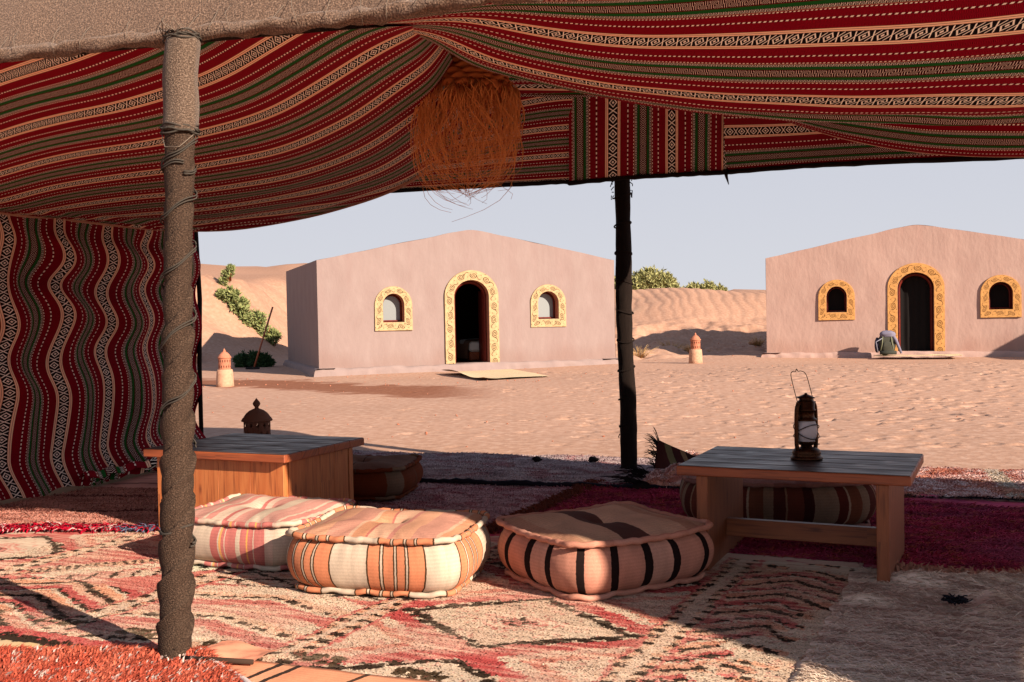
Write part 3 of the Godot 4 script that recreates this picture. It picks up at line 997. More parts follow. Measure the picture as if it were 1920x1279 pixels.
func backpack(at: Vector3, turn: float) -> void:
	var t := thing("backpack", "grey-green hiking backpack with a pale jacket over it by the dark doorway", "backpack", at, turn)
	var green := mat(c8(70, 70, 60), 0.8); var navy := mat(c8(52, 48, 66), 0.85); var lilac := mat(c8(124, 120, 138), 0.9)
	var blob := func(c: Vector3, r: Vector3, pw: float, seed_: float) -> ArrayMesh:
		return sheet(28, 18, func(u, v):
			var a: float = u * TAU
			var b: float = (v - 0.5) * PI
			var d := Vector3(signf(cos(a)) * pow(absf(cos(a)), pw) * pow(cos(b), pw), sin(b), signf(sin(a)) * pow(absf(sin(a)), pw) * pow(cos(b), pw))
			return c + d * r * (1.0 + 0.16 * nz.get_noise_3d(d.x * 90.0 + seed_, d.y * 90.0, d.z * 90.0)))
	obj("pack_body", blob.call(Vector3(0, 0.24, 0), Vector3(0.19, 0.25, 0.14), 0.7, 3.0), green, t)
	obj("front_pocket", blob.call(Vector3(0.02, 0.17, 0.12), Vector3(0.14, 0.14, 0.06), 0.7, 9.0), green, t)
	obj("side_pocket", blob.call(Vector3(-0.2, 0.22, 0.0), Vector3(0.06, 0.17, 0.09), 0.8, 14.0), navy, t)
	obj("bedroll", tube([Vector3(-0.16, 0.05, 0.15), Vector3(0.0, 0.05, 0.17), Vector3(0.2, 0.05, 0.14)], 0.045, 10), mat(c8(56, 58, 50), 0.85), t)
	obj("jacket", blob.call(Vector3(0.02, 0.47, 0.02), Vector3(0.17, 0.085, 0.13), 0.75, 30.0), lilac, t)
	obj("sleeve", tube_r([Vector3(0.12, 0.48, 0.06), Vector3(0.2, 0.34, 0.1), Vector3(0.26, 0.18, 0.1), Vector3(0.31, 0.03, 0.12)], func(f, a): return 0.042 - 0.016 * f + 0.006 * sin(f * 40.0 + a), 10), lilac, t)
	for s in [-1, 1]:
		obj("strap", tube([Vector3(s * 0.09, 0.42, 0.12), Vector3(s * 0.11, 0.25, 0.18), Vector3(s * 0.15, 0.06, 0.14)], 0.012, 6), mat(c8(120, 122, 96), 0.8), t)
	obj("shoulder_strap", tube([Vector3(-0.1, 0.38, 0.13), Vector3(-0.24, 0.3, 0.12), Vector3(-0.2, 0.05, 0.14)], 0.014, 6), mat(c8(130, 130, 142), 0.8), t)

# ------------------------------------------------------------------ the tent
func V(a: float, b: float, c: float) -> Vector3:
	return Vector3(a, b, c)

# length of a curve at samples, for laying the woven stripes out evenly
func lengths(pts: Array, n: int) -> PackedFloat32Array:
	var r := PackedFloat32Array([0.0])
	var last: Vector3 = along(pts, 0.0)
	for i in n:
		var p: Vector3 = along(pts, (i + 1.0) / n)
		r.append(r[i] + p.distance_to(last))
		last = p
	return r

const ALONG := 0.105      # one motif along the stripe
const ACROSS := 0.56      # one repeat across

# cloth between guide curves; each row of guides is a curve along the stripes
func cloth(rows: Array, nu: int, nv: int, bend: Callable, shift := 0.0, repeat := ACROSS, offset: Array = [], motif := 1.0) -> ArrayMesh:
	var mid := rows.map(func(r): return along(r, 0.45))
	var lv := lengths(mid, nv)
	var lu := lengths(rows[rows.size() / 2], nu)
	var step := ALONG * repeat / ACROSS * motif
	var cols := []
	if offset.size():                       # stripes run aslant: each column counts its own length from its own start
		for i in nu + 1: cols.append(lengths(rows.map(func(r): return along(r, float(i) / nu)), nv))
	return sheet(nu, nv, func(u, v):
		var col := rows.map(func(r): return along(r, u))
		return along(col, v) + bend.call(u, v),
		func(u, v):
			if offset.size(): return Vector2(lu[roundi(u * nu)] / 0.115, cols[roundi(u * nu)][roundi(v * nv)] / repeat + along(offset, u))
			return Vector2(lu[roundi(u * nu)] / step, lv[roundi(v * nv)] / repeat + shift))

func build_tent() -> void:
	var t := thing("tent_canopy", "red striped tent canopy with a brown goat-hair outer cloth", "tent")
	# outer goat-hair cloth; its front hem and back edge cast the shade
	var hem := [V(-4.6, 2.2, -4.85), V(-2.43, 2.19, -4.12), V(-1.91, 2.205, -3.93), V(-1.15, 2.19, -3.64), V(-0.45, 2.17, -3.37), V(-0.03, 2.175, -3.2), V(0.45, 2.2, -3.20), V(1.65, 2.2, -2.78), V(2.95, 2.2, -1.72), V(4.10, 2.2, -0.62), V(4.70, 2.2, 0.3), V(5.1, 2.2, 1.4)]
	var back := [V(-3.9, 2.05, -6.8), V(-3.3, 2.08, -8.4), V(-2.6, 2.12, -9.5), V(-1.4, 2.26, -8.9), V(-0.2, 2.28, -8.3), V(0.84, 2.28, -7.84), V(1.52, 2.25, -7.34), V(2.26, 2.14, -6.1), V(2.8, 2.03, -5.68), V(3.5, 2.0, -5.3), V(5.2, 2.0, -4.4), V(7.5, 2.0, -3.3)]
	obj("outer_cloth", sheet(150, 40, func(u, v):
		var a: Vector3 = along(hem, u)
		var b: Vector3 = along(back, u)
		var w = v * v * 0.4 + v * 0.6
		var p := a.lerp(b, w)
		var left := 1.0 - sm(-0.6, 1.6, p.x)
		p.y += (0.40 * sm(0.0, 0.16, v) - 0.06 * sm(0.9, 1.0, v)) * (0.30 + 0.70 * left) * (1.0 - sm(0.75, 1.0, v)) + (0.14 + 0.52 * (1.0 - sm(1.4, 3.4, p.x))) * pow(sin(PI * v), 0.5)
		p.y += 0.015 * nf.get_noise_2d(u * 160.0, v * 60.0) + 0.010 * sin(u * 170.0) * exp(-v * 30.0)
		p += Vector3(0, 1, 0) * 0.02 * nz.get_noise_2d(u * 260.0, v * 120.0)
		return p), M.goat, t)
	var roll := []
	for i in 121:
		var p: Vector3 = along(hem, i / 120.0 * 0.72)
		roll.append(p + V(0, 0.0 + 0.004 * sin(i * 1.7), 0))
	obj("rolled_hem", tube_r(roll, func(f, a): return 0.026 + 0.005 * sin(f * 330.0) + 0.004 * sin(a * 3.0 + f * 90.0), 10), M.goat, t)
	var stitches := begin()
	var base := 0
	rng.seed = 12
	for i in 24:
		var f := 0.10 + i * 0.0146 + rng.randf_range(-0.007, 0.007)
		var p: Vector3 = along(hem, f)
		var q := V(rng.randf_range(-0.03, 0.045), 0, 0)
		base = tube_into(stitches, base, [p + V(0, -0.03, 0.012), p + V(0, 0.01, 0.034) + q * 0.3, p + V(0, 0.055, 0.012) + q, p + V(0, 0.11, -0.06) + q * rng.randf_range(0.4, 1.6)], func(_f, _a): return 0.0010, 4)
	obj("stitching", commit(stitches), M.thread, t, true)
	# striped lining, left: from the front hem down to the left eave, gathered up to the ridge on the right
	var front_l := [V(-3.1, 2.17, -4.4), V(-2.43, 2.165, -4.15), V(-1.91, 2.185, -3.95), V(-1.54, 2.18, -3.82), V(-1.15, 2.17, -3.68), V(-0.81, 2.16, -3.56), V(-0.45, 2.15, -3.44), V(-0.28, 2.2, -3.6)]
	var back_l := [V(-3.95, 2.1, -5.8), V(-3.55, 1.99, -6.4), V(-3.37, 1.945, -6.95), V(-3.17, 1.955, -7.7), V(-2.86, 1.955, -8.5), V(-2.34, 1.96, -8.7), V(-1.7, 2.01, -8.4), V(-1.19, 2.06, -7.9), V(-0.81, 2.11, -7.4), V(-0.54, 2.17, -6.9), V(-0.36, 2.25, -6.5), V(-0.24, 2.42, -5.9)]
	obj("lining", cloth([front_l, back_l], 130, 120, func(u, v):
		var sag = -0.05 * sin(PI * v) * (1.0 - 0.9 * u) + 0.10 * sin(PI * v) * sm(0.55, 1.0, u)
		var fold := 0.020 * sin(v * 46.0 + u * 5.0 + 2.0 * nz.get_noise_2d(u * 160.0, v * 50.0)) * sm(0.45, 0.85, v) * (1.0 - sm(0.45, 0.8, u)) * sm(-0.2, 0.3, nz.get_noise_2d(u * 200.0 + 30.0, v * 90.0) + 0.25)
		var soft := 0.022 * nz.get_noise_2d(u * 120.0, v * 120.0)
		return V(0, sag + fold + soft * sin(PI * v), 0), 0.0, 0.74, [-0.72, -0.48, -0.2, 0.05, 0.42, 0.9, 1.5, 1.8]), M.lining, t)
	var eave := []
	for i in 60: eave.append(along(back_l, i / 59.0) + V(0, -0.006, 0.0))
	obj("lining_hem", tube(eave, 0.011, 6), M.hem, t)
	# two swags on the right
	var f1 := [V(-0.5, 2.15, -3.42), V(-0.03, 2.17, -3.26), V(0.45, 2.18, -3.24), V(0.95, 2.19, -3.1), V(1.5, 2.19, -2.9), V(2.1, 2.19, -2.5), V(2.9, 2.19, -1.95)]
	var s1 := [V(-0.49, 2.2, -3.55), V(-0.30, 2.235, -3.9), V(-0.08, 2.16, -4.06), V(0.31, 2.07, -4.1), V(0.72, 1.995, -4.05), V(1.1, 1.94, -3.95), V(1.47, 1.905, -3.85), V(1.9, 1.878, -3.74), V(2.9, 1.9, -3.4)]
	var up1 := s1.map(func(p): return p + V(0.04, 0.18, -0.42))
	var up2 := s1.map(func(p): return p + V(0.1, 0.42, -0.75))
	obj("lining", cloth([f1, s1, up1, up2], 110, 90, func(u, v):
		return V(0, 0.012 * nz.get_noise_2d(u * 150.0, v * 120.0) - 0.035 * sin(PI * clampf(v * 3.0, 0.0, 1.0)) * sm(0.1, 0.4, u) + 0.006 * sin(v * 60.0 + u * 9.0) * sm(0.2, 0.33, v), 0), 0.30, 0.46, [], 0.6), M.lining, t)
	var f2 := [V(0.55, 2.5, -4.9), V(1.0, 2.5, -4.75), V(1.6, 2.45, -4.6), V(2.2, 2.42, -4.4), V(3.0, 2.4, -4.2)]
	var s2 := [V(0.72, 2.36, -5.25), V(1.19, 2.235, -5.3), V(1.48, 2.13, -5.3), V(1.72, 2.04, -5.2), V(2.08, 1.96, -5.1), V(2.47, 1.925, -5.0), V(3.1, 1.92, -4.9)]
	var u2 := s2.map(func(p): return p + V(0.0, 0.25, -0.35))
	obj("lining", cloth([f2, s2, u2], 70, 60, func(u, v): return V(0, 0.012 * nz.get_noise_2d(u * 120.0, v * 100.0) - 0.04 * sin(PI * clampf(v * 2.0, 0, 1)), 0), 0.12, 0.44, [], 0.6), M.lining, t)
	for s in [s1, s2]:
		var edge := []
		for i in 50: edge.append(along(s, i / 49.0) + V(0, -0.004, 0))
	# the lining above the lamp, running back to the valance
	var c1 := [V(-0.75, 2.36, -5.0), V(-0.24, 2.52, -4.9), V(0.35, 2.54, -4.9), V(1.0, 2.5, -5.0), V(2.2, 2.40, -4.9)]
	var c2 := [V(-1.3, 2.36, -6.9), V(-0.2, 2.55, -6.6), V(0.45, 2.58, -6.6), V(1.4, 2.50, -6.2), V(2.6, 2.36, -5.4)]
	obj("lining", cloth([c1, c2], 60, 50, func(u, v): return V(0, 0.02 * nz.get_noise_2d(u * 120.0, v * 100.0) + 0.012 * sin(v * 40.0 + u * 4.0), 0), 0.4), M.lining, t)
	# valance along the back: cross-striped panel between two lengthwise ones
	var bt := [V(-1.2, 2.36, -7.1), V(-0.78, 2.48, -7.0), V(0.10, 2.62, -6.66), V(0.41, 2.64, -6.57)]
	var bb := [V(-1.3, 2.2, -8.5), V(-0.92, 2.215, -8.36), V(0.1, 2.195, -7.93), V(0.475, 2.19, -7.785)]
	var ragged := func(u, v, k): return V(0, 0.012 * nf.get_noise_2d(u * 240.0 + k, k) * sm(0.9, 1.0, v), 0.012 * nf.get_noise_2d(u * 60.0 + k, v * 20.0))
	obj("valance", cloth([bt, bb], 60, 24, func(u, v): return ragged.call(u, v, 3.0), 0.62, 0.40), M.lining_dull, t)
	var mt := [V(0.386, 2.655, -6.56), V(0.72, 2.65, -6.42), V(1.02, 2.625, -6.26), V(1.282, 2.59, -6.10)]
	var mb := [V(0.448, 2.175, -7.77), V(0.84, 2.19, -7.63), V(1.2, 2.18, -7.44), V(1.50, 2.16, -7.2)]
	obj("valance", sheet(50, 24, func(u, v): return (along(mt, u) as Vector3).lerp(along(mb, u), v) + ragged.call(u, v, 40.0), func(u, v): return Vector2(v * 0.64 / 0.095, u * 1.22 / 0.44 + 0.25)), M.lining_dull, t)
	var rt := [V(1.278, 2.495, -6.19), V(1.65, 2.43, -5.95), V(2.0, 2.38, -5.62), V(2.5, 2.29, -5.1), V(3.3, 2.25, -4.9)]
	var rb := [V(1.5, 2.165, -7.23), V(1.88, 2.13, -6.76), V(2.21, 2.07, -6.2), V(2.84, 2.02, -5.72), V(3.6, 2.0, -5.35)]
	obj("valance", cloth([rt, rb], 60, 24, func(u, v): return ragged.call(u, v, 90.0) * 0.4, 0.36, 0.52), M.lining_dull, t)
	# dark frayed binding along the valance's lower edge
	var bind := begin()
	var line := []
	for s in [bb, mb, rb]:
		for i in 30: line.append(along(s, i / 30.0) + V(0, -0.006, 0.01))
	tube_into(bind, 0, line, func(f, a): return 0.018 + 0.006 * nf.get_noise_2d(f * 900.0, a * 8.0), 6)
	obj("binding", commit(bind), M.pole_dark, t)
	obj("tie_end", tube_r([V(1.49, 2.17, -7.18), V(1.495, 2.12, -7.17), V(1.51, 2.065, -7.17)], func(f, _a): return 0.016 * (1.15 - f), 6), M.wire, t)

	# side curtain on the left
	var cu := thing("side_curtain", "red striped curtain hanging in waves as the left tent wall", "curtain")
	var top := [V(-3.98, 2.05, -5.6), V(-3.56, 1.98, -6.4), V(-3.385, 1.965, -6.9), V(-3.17, 1.975, -7.7), V(-2.94, 1.985, -8.7), V(-2.905, 2.03, -9.6)]
	var bot := [V(-3.95, 0.02, -5.6), V(-3.6, 0.02, -6.45), V(-3.40, 0.02, -6.86), V(-3.13, 0.02, -7.45), V(-2.87, 0.02, -8.4), V(-2.93, 0.03, -9.6)]
	var drop := 2.1
	var lc := lengths(top, 160)
	obj("cloth", sheet(160, 150, func(u, v):
		var p: Vector3 = (along(top, u) as Vector3).lerp(along(bot, u), v)
		var h: float = 2.0 * (1.0 - v)
		# sideways waves of the slack cloth, the stripes snaking down
		var amp := sm(0.0, 0.12, v) * (1.0 - sm(0.75, 1.0, v) * 0.5)
		var ph: float = h * 10.5 + 6.5 * nz.get_noise_2d(u * 90.0, v * 55.0) + u * 9.0
		var wave: float = sin(ph) * (0.75 + 1.1 * nz.get_noise_2d(u * 160.0 + 70.0, v * 80.0))
		p += V(0.035, 0, 0.035) * cos(ph) * amp
		p += V(-0.012, 0, 0.05) * wave * amp
		p += V(0.03, 0, 0) * sin(u * 44.0 + h * 1.2) * amp
		p += V(0.10, 0, 0.03) * sm(0.86, 1.0, v)                 # the foot of the cloth kicks in over the ground
		p.y += 0.02 * nf.get_noise_2d(u * 90.0, 5.0) * sm(0.9, 1.0, v)
		return p,
		func(u, v): return Vector2(v * drop / 0.085, lc[roundi(u * 160.0)] / 0.56 + 0.36)), M.lining_curtain, cu)
	obj("turned_up_hem", sheet(60, 10, func(u, v):
		var p: Vector3 = along(bot, lerpf(0.56, 0.90, u))
		return p + V(0.12 + 0.07 * v, 0.03 + 0.10 * sin(v * 2.6) + 0.01 * sin(u * 40.0), 0.03 + 0.03 * v),
		func(u, v): return Vector2(v * 2.0, u * 1.6 + 0.2)), M.lining_dull, cu)
	obj("backing_cloth", sheet(80, 6, func(u, v):
		var p: Vector3 = along(bot, u)
		return p + V(0.06 + 0.09 * v, 0.06 * (1.0 - v) + 0.004, 0.02 + 0.03 * v + 0.02 * nf.get_noise_2d(u * 60.0, 2.0))), mat(c8(150, 128, 104), 0.95), cu)
	obj("edge_binding", tube_r([V(-2.9, 2.03, -9.62), V(-2.885, 1.4, -9.64), V(-2.9, 0.8, -9.63), V(-2.9, 0.03, -9.63)], func(f, a): return 0.022 + 0.006 * nf.get_noise_2d(f * 400.0, a * 6.0), 8), M.pole_dark, cu)

func build_poles() -> void:
	# wrapped pole in front
	var t := thing("tent_pole", "cloth-wrapped tent pole bound with cords in the left foreground", "pole", V(-1.19, 0.0, -3.57))
	var H := 2.17
	var axis := func(h): return V(0.085 * h / H + 0.004 * sin(h * 3.0), h, 0.0)
	obj("wrapping", sheet(56, 420, func(u, v):
		var h: float = v * 1.88
		var a: float = u * TAU
		var low: float = 1.0 - 0.75 * sm(1.0, 1.7, h)
		# folds winding down the wrapped cloth
		var s: float = a * 2.0 + h * 44.0 + 0.5 * nz.get_noise_2d(h * 60.0, cos(a) * 14.0) * 2.0
		var fold: float = fposmod(s / TAU, 1.0) - 0.5
		var s2: float = a * 2.0 + h * 58.0 + 2.0 * nz.get_noise_2d(h * 90.0 + 50.0, sin(a) * 16.0)
		var r: float = 0.051 + 0.004 * sin(h * 2.6 + 1.0) + fold * (0.002 + 0.013 * low) + 0.006 * (absf(sin(s2 * 0.5)) - 0.6) * low + 0.0025 * nf.get_noise_3d(cos(a) * 12.0, h * 80.0, sin(a) * 12.0)
		r += 0.004 * nz.get_noise_2d(h * 90.0, 3.0)
		var c: Vector3 = axis.call(h)
		return c + V(cos(a) * r, 0, sin(a) * r)), M.pole_mid, t)
	obj("sleeve", sheet(48, 120, func(u, v):
		var h: float = lerpf(1.845, H, v)
		var a: float = u * TAU
		var r: float = 0.0585 + 0.0035 * sin(h * 24.0 + a) + 0.003 * nf.get_noise_3d(cos(a) * 9.0, h * 60.0, sin(a) * 9.0) - 0.012 * sm(0.93, 1.0, v) - 0.004 * (1.0 - sm(0.0, 0.04, v))
		r += 0.005 * exp(-pow(wrapf(a - 0.55, -PI, PI) * 4.0, 2.0))          # overlapping seam
		var c: Vector3 = axis.call(h)
		return c + V(cos(a) * r, 0, sin(a) * r)), M.pole, t)
	rng.seed = 31
	var wind := func(h0: float, h1: float, turns: float, r: float, thick: float, phase: float):
		var pts := []
		var n := int(absf(turns) * 22.0) + 4
		for i in n + 1:
			var f := float(i) / n
			var h := lerpf(h0, h1, f)
			var a := phase + f * turns * TAU
			var rr: float = r + 0.003 * sin(i * 1.1)
			pts.append(axis.call(h) + V(cos(a) * rr, 0.006 * sin(i * 0.7), sin(a) * rr))
		obj("cord", tube(pts, thick, 5), M.rope, t)
	for k in 4: wind.call(1.838 + k * 0.007, 1.842 + k * 0.007, 1.1, 0.0615, 0.0035, 0.4 + k)
	for k in 4: wind.call(2.155 + k * 0.007, 2.158 + k * 0.007, 1.1, 0.061 - k * 0.002, 0.003, 1.4 + k)
	for k in 2:
		wind.call(1.83 - k * 0.012, 1.46 - k * 0.012, 2.0, 0.0565, 0.0026, -0.4 + k * 0.1)
		wind.call(1.74 - k * 0.008, 1.71 - k * 0.008, 1.0, 0.0565, 0.003, 1.0)
		wind.call(1.46 - k * 0.012, 0.78 - k * 0.012, 3.0, 0.057, 0.0026, -0.4 + k * 0.1)
	wind.call(0.5, 0.44, 1.0, 0.059, 0.004, 0.2)
	wind.call(0.5, 0.43, 1.0, 0.059, 0.003, 0.4)
	for k in 5:
		var a := 0.9 + k * 0.35
		obj("loose_thread", tube([axis.call(2.17) + V(cos(a) * 0.06, 0, sin(a) * 0.06), axis.call(2.18 + 0.02 * (k % 2)) + V(cos(a + 0.4) * 0.075, 0.012, sin(a + 0.4) * 0.075), axis.call(2.165) + V(cos(a + 0.8) * 0.062, 0, sin(a + 0.8) * 0.062)], 0.0018, 4), M.thread, t)
	obj("loose_thread", tube([axis.call(1.835) + V(-0.055, 0, 0.02), axis.call(1.79) + V(-0.03, -0.004, 0.062), axis.call(1.785) + V(0.02, 0, 0.066), axis.call(1.83) + V(0.055, 0, 0.03)], 0.0018, 4), M.thread, t)

	# dark pole at the back
	var b := thing("tent_pole", "dark rough tent pole under the middle of the back edge", "pole", V(0.87, 0.0, -7.77))
	obj("shaft", sheet(32, 220, func(u, v):
		var h: float = v * 2.22
		var a: float = u * TAU
		var r: float = 0.062 - 0.004 * v + 0.007 * nf.get_noise_3d(cos(a) * 12.0, h * 55.0, sin(a) * 12.0) + 0.005 * sin(h * 19.0 + sin(h * 5.0) * 2.0) * nz.get_noise_2d(h * 150.0, 2.0) * 2.0
		return V(-0.02 * v - 0.012 + cos(a) * r + 0.006 * sin(h * 4.0), h, sin(a) * r)), M.pole_dark, b)
	for n in 9:
		var h := 0.35 + n * 0.215
		var pts := []
		for i in 24:
			var a := TAU * i / 22.0 + n
			pts.append(V(-0.02 * h / 2.2 - 0.012 + cos(a) * 0.063, h + 0.02 * sin(a + n), sin(a) * 0.063))
		obj("cord", tube(pts, 0.006, 5), M.pole_dark, b)
	var fr := begin()
	var base := 0
	for n in 16:
		var h := rng.randf_range(0.2, 2.2) if n > 12 else rng.randf_range(2.05, 2.2)
		var s := -1.0 if rng.randf() < 0.6 else 1.0
		var p := V(-0.02 * h / 2.2 - 0.012 + s * 0.06, h, rng.randf_range(-0.02, 0.03))
		base = tube_into(fr, base, [p, p + V(s * rng.randf_range(0.008, 0.026), rng.randf_range(-0.03, 0.02), 0), p + V(s * rng.randf_range(0.004, 0.03), rng.randf_range(-0.07, 0.02), 0.0)], func(_f, _a): return 0.0035, 4)
	obj("frayed_hair", commit(fr), M.pole_dark, b, true)

func build_lamp() -> void:
	var t := thing("straw_lamp_shade", "hanging palm-fibre lamp shade with a long orange fringe", "lamp shade", V(-0.2, 2.5, -5.2))
	# braided coils, widening downwards
	for k in 8:
		var f := k / 7.0
		var r := lerpf(0.075, 0.222, pow(f, 0.75))
		var y := 0.0 - 0.185 * pow(f, 1.15)
		var n := int(r * 420.0)
		var loop := []
		for i in n: loop.append(V(cos(TAU * i / n) * r, y + 0.004 * sin(i * 0.9 + k), sin(TAU * i / n) * r))
		obj("braided_coil", tube_r(loop, func(g, a): return 0.017 + 0.005 * sin(g * n * 1.3 + a * 2.0), 8, true), M.straw_dark, t)
	obj("lining", lathe([Vector2(0.02, 0.01), Vector2(0.07, 0.0), Vector2(0.14, -0.07), Vector2(0.20, -0.14), Vector2(0.215, -0.18)], 32), M.straw_dark, t)
	obj("hanging_cord", tube([V(0, 0.0, 0), V(0.01, 0.12, -0.02), V(0.0, 0.25, -0.03)], 0.006, 6), M.rope, t)
	var st := begin()
	var base := 0
	rng.seed = 19
	for n in 340:
		# strands hang in loose locks
		var lock := rng.randi() % 26
		var a := TAU * lock / 26.0 + rng.randfn() * 0.11
		var r0 := rng.randf_range(0.19, 0.232)
		var y0 := rng.randf_range(-0.20, -0.16)
		var ln := (0.38 + 0.26 * fposmod(sin(lock * 12.9) * 43.7, 1.0)) * rng.randf_range(0.6, 1.12) 
		if n % 19 == 0: ln *= 1.25
		var bulge := rng.randf_range(0.03, 0.11)
		var tuck := rng.randf_range(0.04, 0.30)
		var sw := rng.randfn() * 0.55 + 0.6 * sin(lock * 5.0)
		var curl := rng.randf_range(-1.1, 1.1)
		var pts := []
		for i in 11:
			var f := i / 10.0
			var r := r0 + bulge * sin(f * 2.6) - tuck * f * f
			var aa := a + sw * f * f + curl * sin(f * 3.6) * f + 0.03 * sin(f * 9.0 + n)
			pts.append(V(cos(aa) * r, y0 - ln * (f * 1.25 - 0.38 * f * f * f), sin(aa) * r))
		base = tube_into(st, base, pts, func(f, _a): return 0.002 * (1.15 - 0.75 * f), 3)
	obj("fringe", commit(st), M.straw, t, true)
	# matted fibres just below the coils
	var m := begin()
	base = 0
	for n in 200:
		var a := rng.randf() * TAU
		var y0 := rng.randf_range(-0.21, -0.16)
		var r0 := lerpf(0.13, 0.225, sm(-0.02, -0.17, y0)) + 0.02
		var da := rng.randfn() * 0.16
		var ln := rng.randf_range(0.05, 0.14)
		base = tube_into(m, base, [V(cos(a) * r0, y0, sin(a) * r0), V(cos(a + da * 0.5) * (r0 + 0.02), y0 - ln * 0.5, sin(a + da * 0.5) * (r0 + 0.02)), V(cos(a + da) * (r0 + 0.012), y0 - ln, sin(a + da) * (r0 + 0.012))], func(f, _a): return 0.003 * (1.1 - 0.6 * f), 3)
	obj("matted_fibre", commit(m), M.straw, t, true)

# ------------------------------------------------------------------ rugs
func tuft_mesh(width: float) -> ArrayMesh:
	var st := begin()
	for k in 2:
		var sx := Vector3(cos(k * 1.3), 0.0, sin(k * 1.3) * 0.5) * width
		var a := Vector3(0, 0, 0)
		var b := Vector3(0.03 * k, 0.52, 0.22 + 0.1 * k)
		var c := Vector3(-0.06 * k, 0.62 + 0.1 * k, 0.8)
		for p in [a - sx, a + sx, b - sx, b - sx, a + sx, b + sx, b - sx, b + sx, c]: st.add_vertex(p)
	return commit(st)

# pile on a rug: tufts over q0..q1, p0..p1, coloured by col(q, p)
func pile(t: Node3D, called: String, area: Array, gap: float, long: float, width: float, lean: float, spread: float, lift: float, col: Callable, hf: Callable, inside, seed_: int) -> void:
	rng.seed = seed_
	var where := []
	var tint := []
	var q: float = area[0]
	while q < area[1]:
		var p: float = area[2]
		while p < area[3]:
			var qq := q + rng.randf_range(-0.6, 0.6) * gap
			var pp := p + rng.randf_range(-0.6, 0.6) * gap
			p += gap
			if inside != null and not inside.call(qq, pp): continue
			var s := long * rng.randf_range(0.6, 1.25)
			var a := lean + rng.randfn() * spread
			var bs := Basis(Vector3.UP, a) * Basis(Vector3.RIGHT, lift + rng.randfn() * 0.22)
			where.append(Transform3D(bs.scaled(Vector3(s, s, s)), Vector3(qq, hf.call(qq, pp), -pp)))
			var c: Color = col.call(qq, pp)
			var k := rng.randf_range(0.90, 1.09)
			tint.append(Color(c.r * k, c.g * k, c.b * k).srgb_to_linear())
		q += gap
	var mm := MultiMesh.new()
	mm.transform_format = MultiMesh.TRANSFORM_3D
	mm.use_colors = true
	mm.mesh = tuft_mesh(width)
	mm.instance_count = where.size()
	for i in where.size():
		mm.set_instance_transform(i, where[i])
		mm.set_instance_color(i, tint[i])
	var o := MultiMeshInstance3D.new()
	o.name = called
	o.multimesh = mm
	o.material_override = M.wool
	t.add_child(o, true)
	o.set_meta("kind", "stuff")

# the woven ground of a rug, with a turned-down rim; edge(q, p) moves the outline a little
func rug_sheet(t: Node3D, area: Array, nq: int, np: int, hf: Callable, m: Material, drop := 0.014, wob := 0.012, seed_ := 0.0, called := "weave", shape = null) -> void:
	obj(called, sheet(nq, np, func(u, v):
		var iu := roundi(u * nq)
		var iv := roundi(v * np)
		var uu := clampf((iu - 1.0) / (nq - 2.0), 0.0, 1.0)
		var vv := clampf((iv - 1.0) / (np - 2.0), 0.0, 1.0)
		var q: float = lerpf(area[0], area[1], uu)
		var p: float = lerpf(area[2], area[3], vv)
		if shape != null: q = shape.call(uu, p)
		var y: float = hf.call(q, p)
		if iu == 0 or iu == nq or iv == 0 or iv == np: y -= drop
		var e := wob * (1.0 if uu == 0.0 or uu == 1.0 else 0.0)
		var e2 := wob * (1.0 if vv == 0.0 or vv == 1.0 else 0.0)
		return Vector3(q + e * nf.get_noise_2d(p * 130.0, seed_ + uu * 90.0), y, -(p + e2 * nf.get_noise_2d(q * 130.0, seed_ + 40.0 + vv * 90.0))),
		func(u, v): return Vector2(clampf((roundi(u * nq) - 1.0) / (nq - 2.0), 0, 1), 1.0 - clampf((roundi(v * np) - 1.0) / (np - 2.0), 0, 1))), m, t)

func rug_picture(area: Array, cell: float, col: Callable) -> ImageTexture:
	var w := int((area[1] - area[0]) / cell)
	var h := int((area[3] - area[2]) / cell)
	return picture(w, h, func(x, y):
		return col.call(lerpf(area[0], area[1], (x + 0.5) / w), lerpf(area[3], area[2], (y + 0.5) / h)))

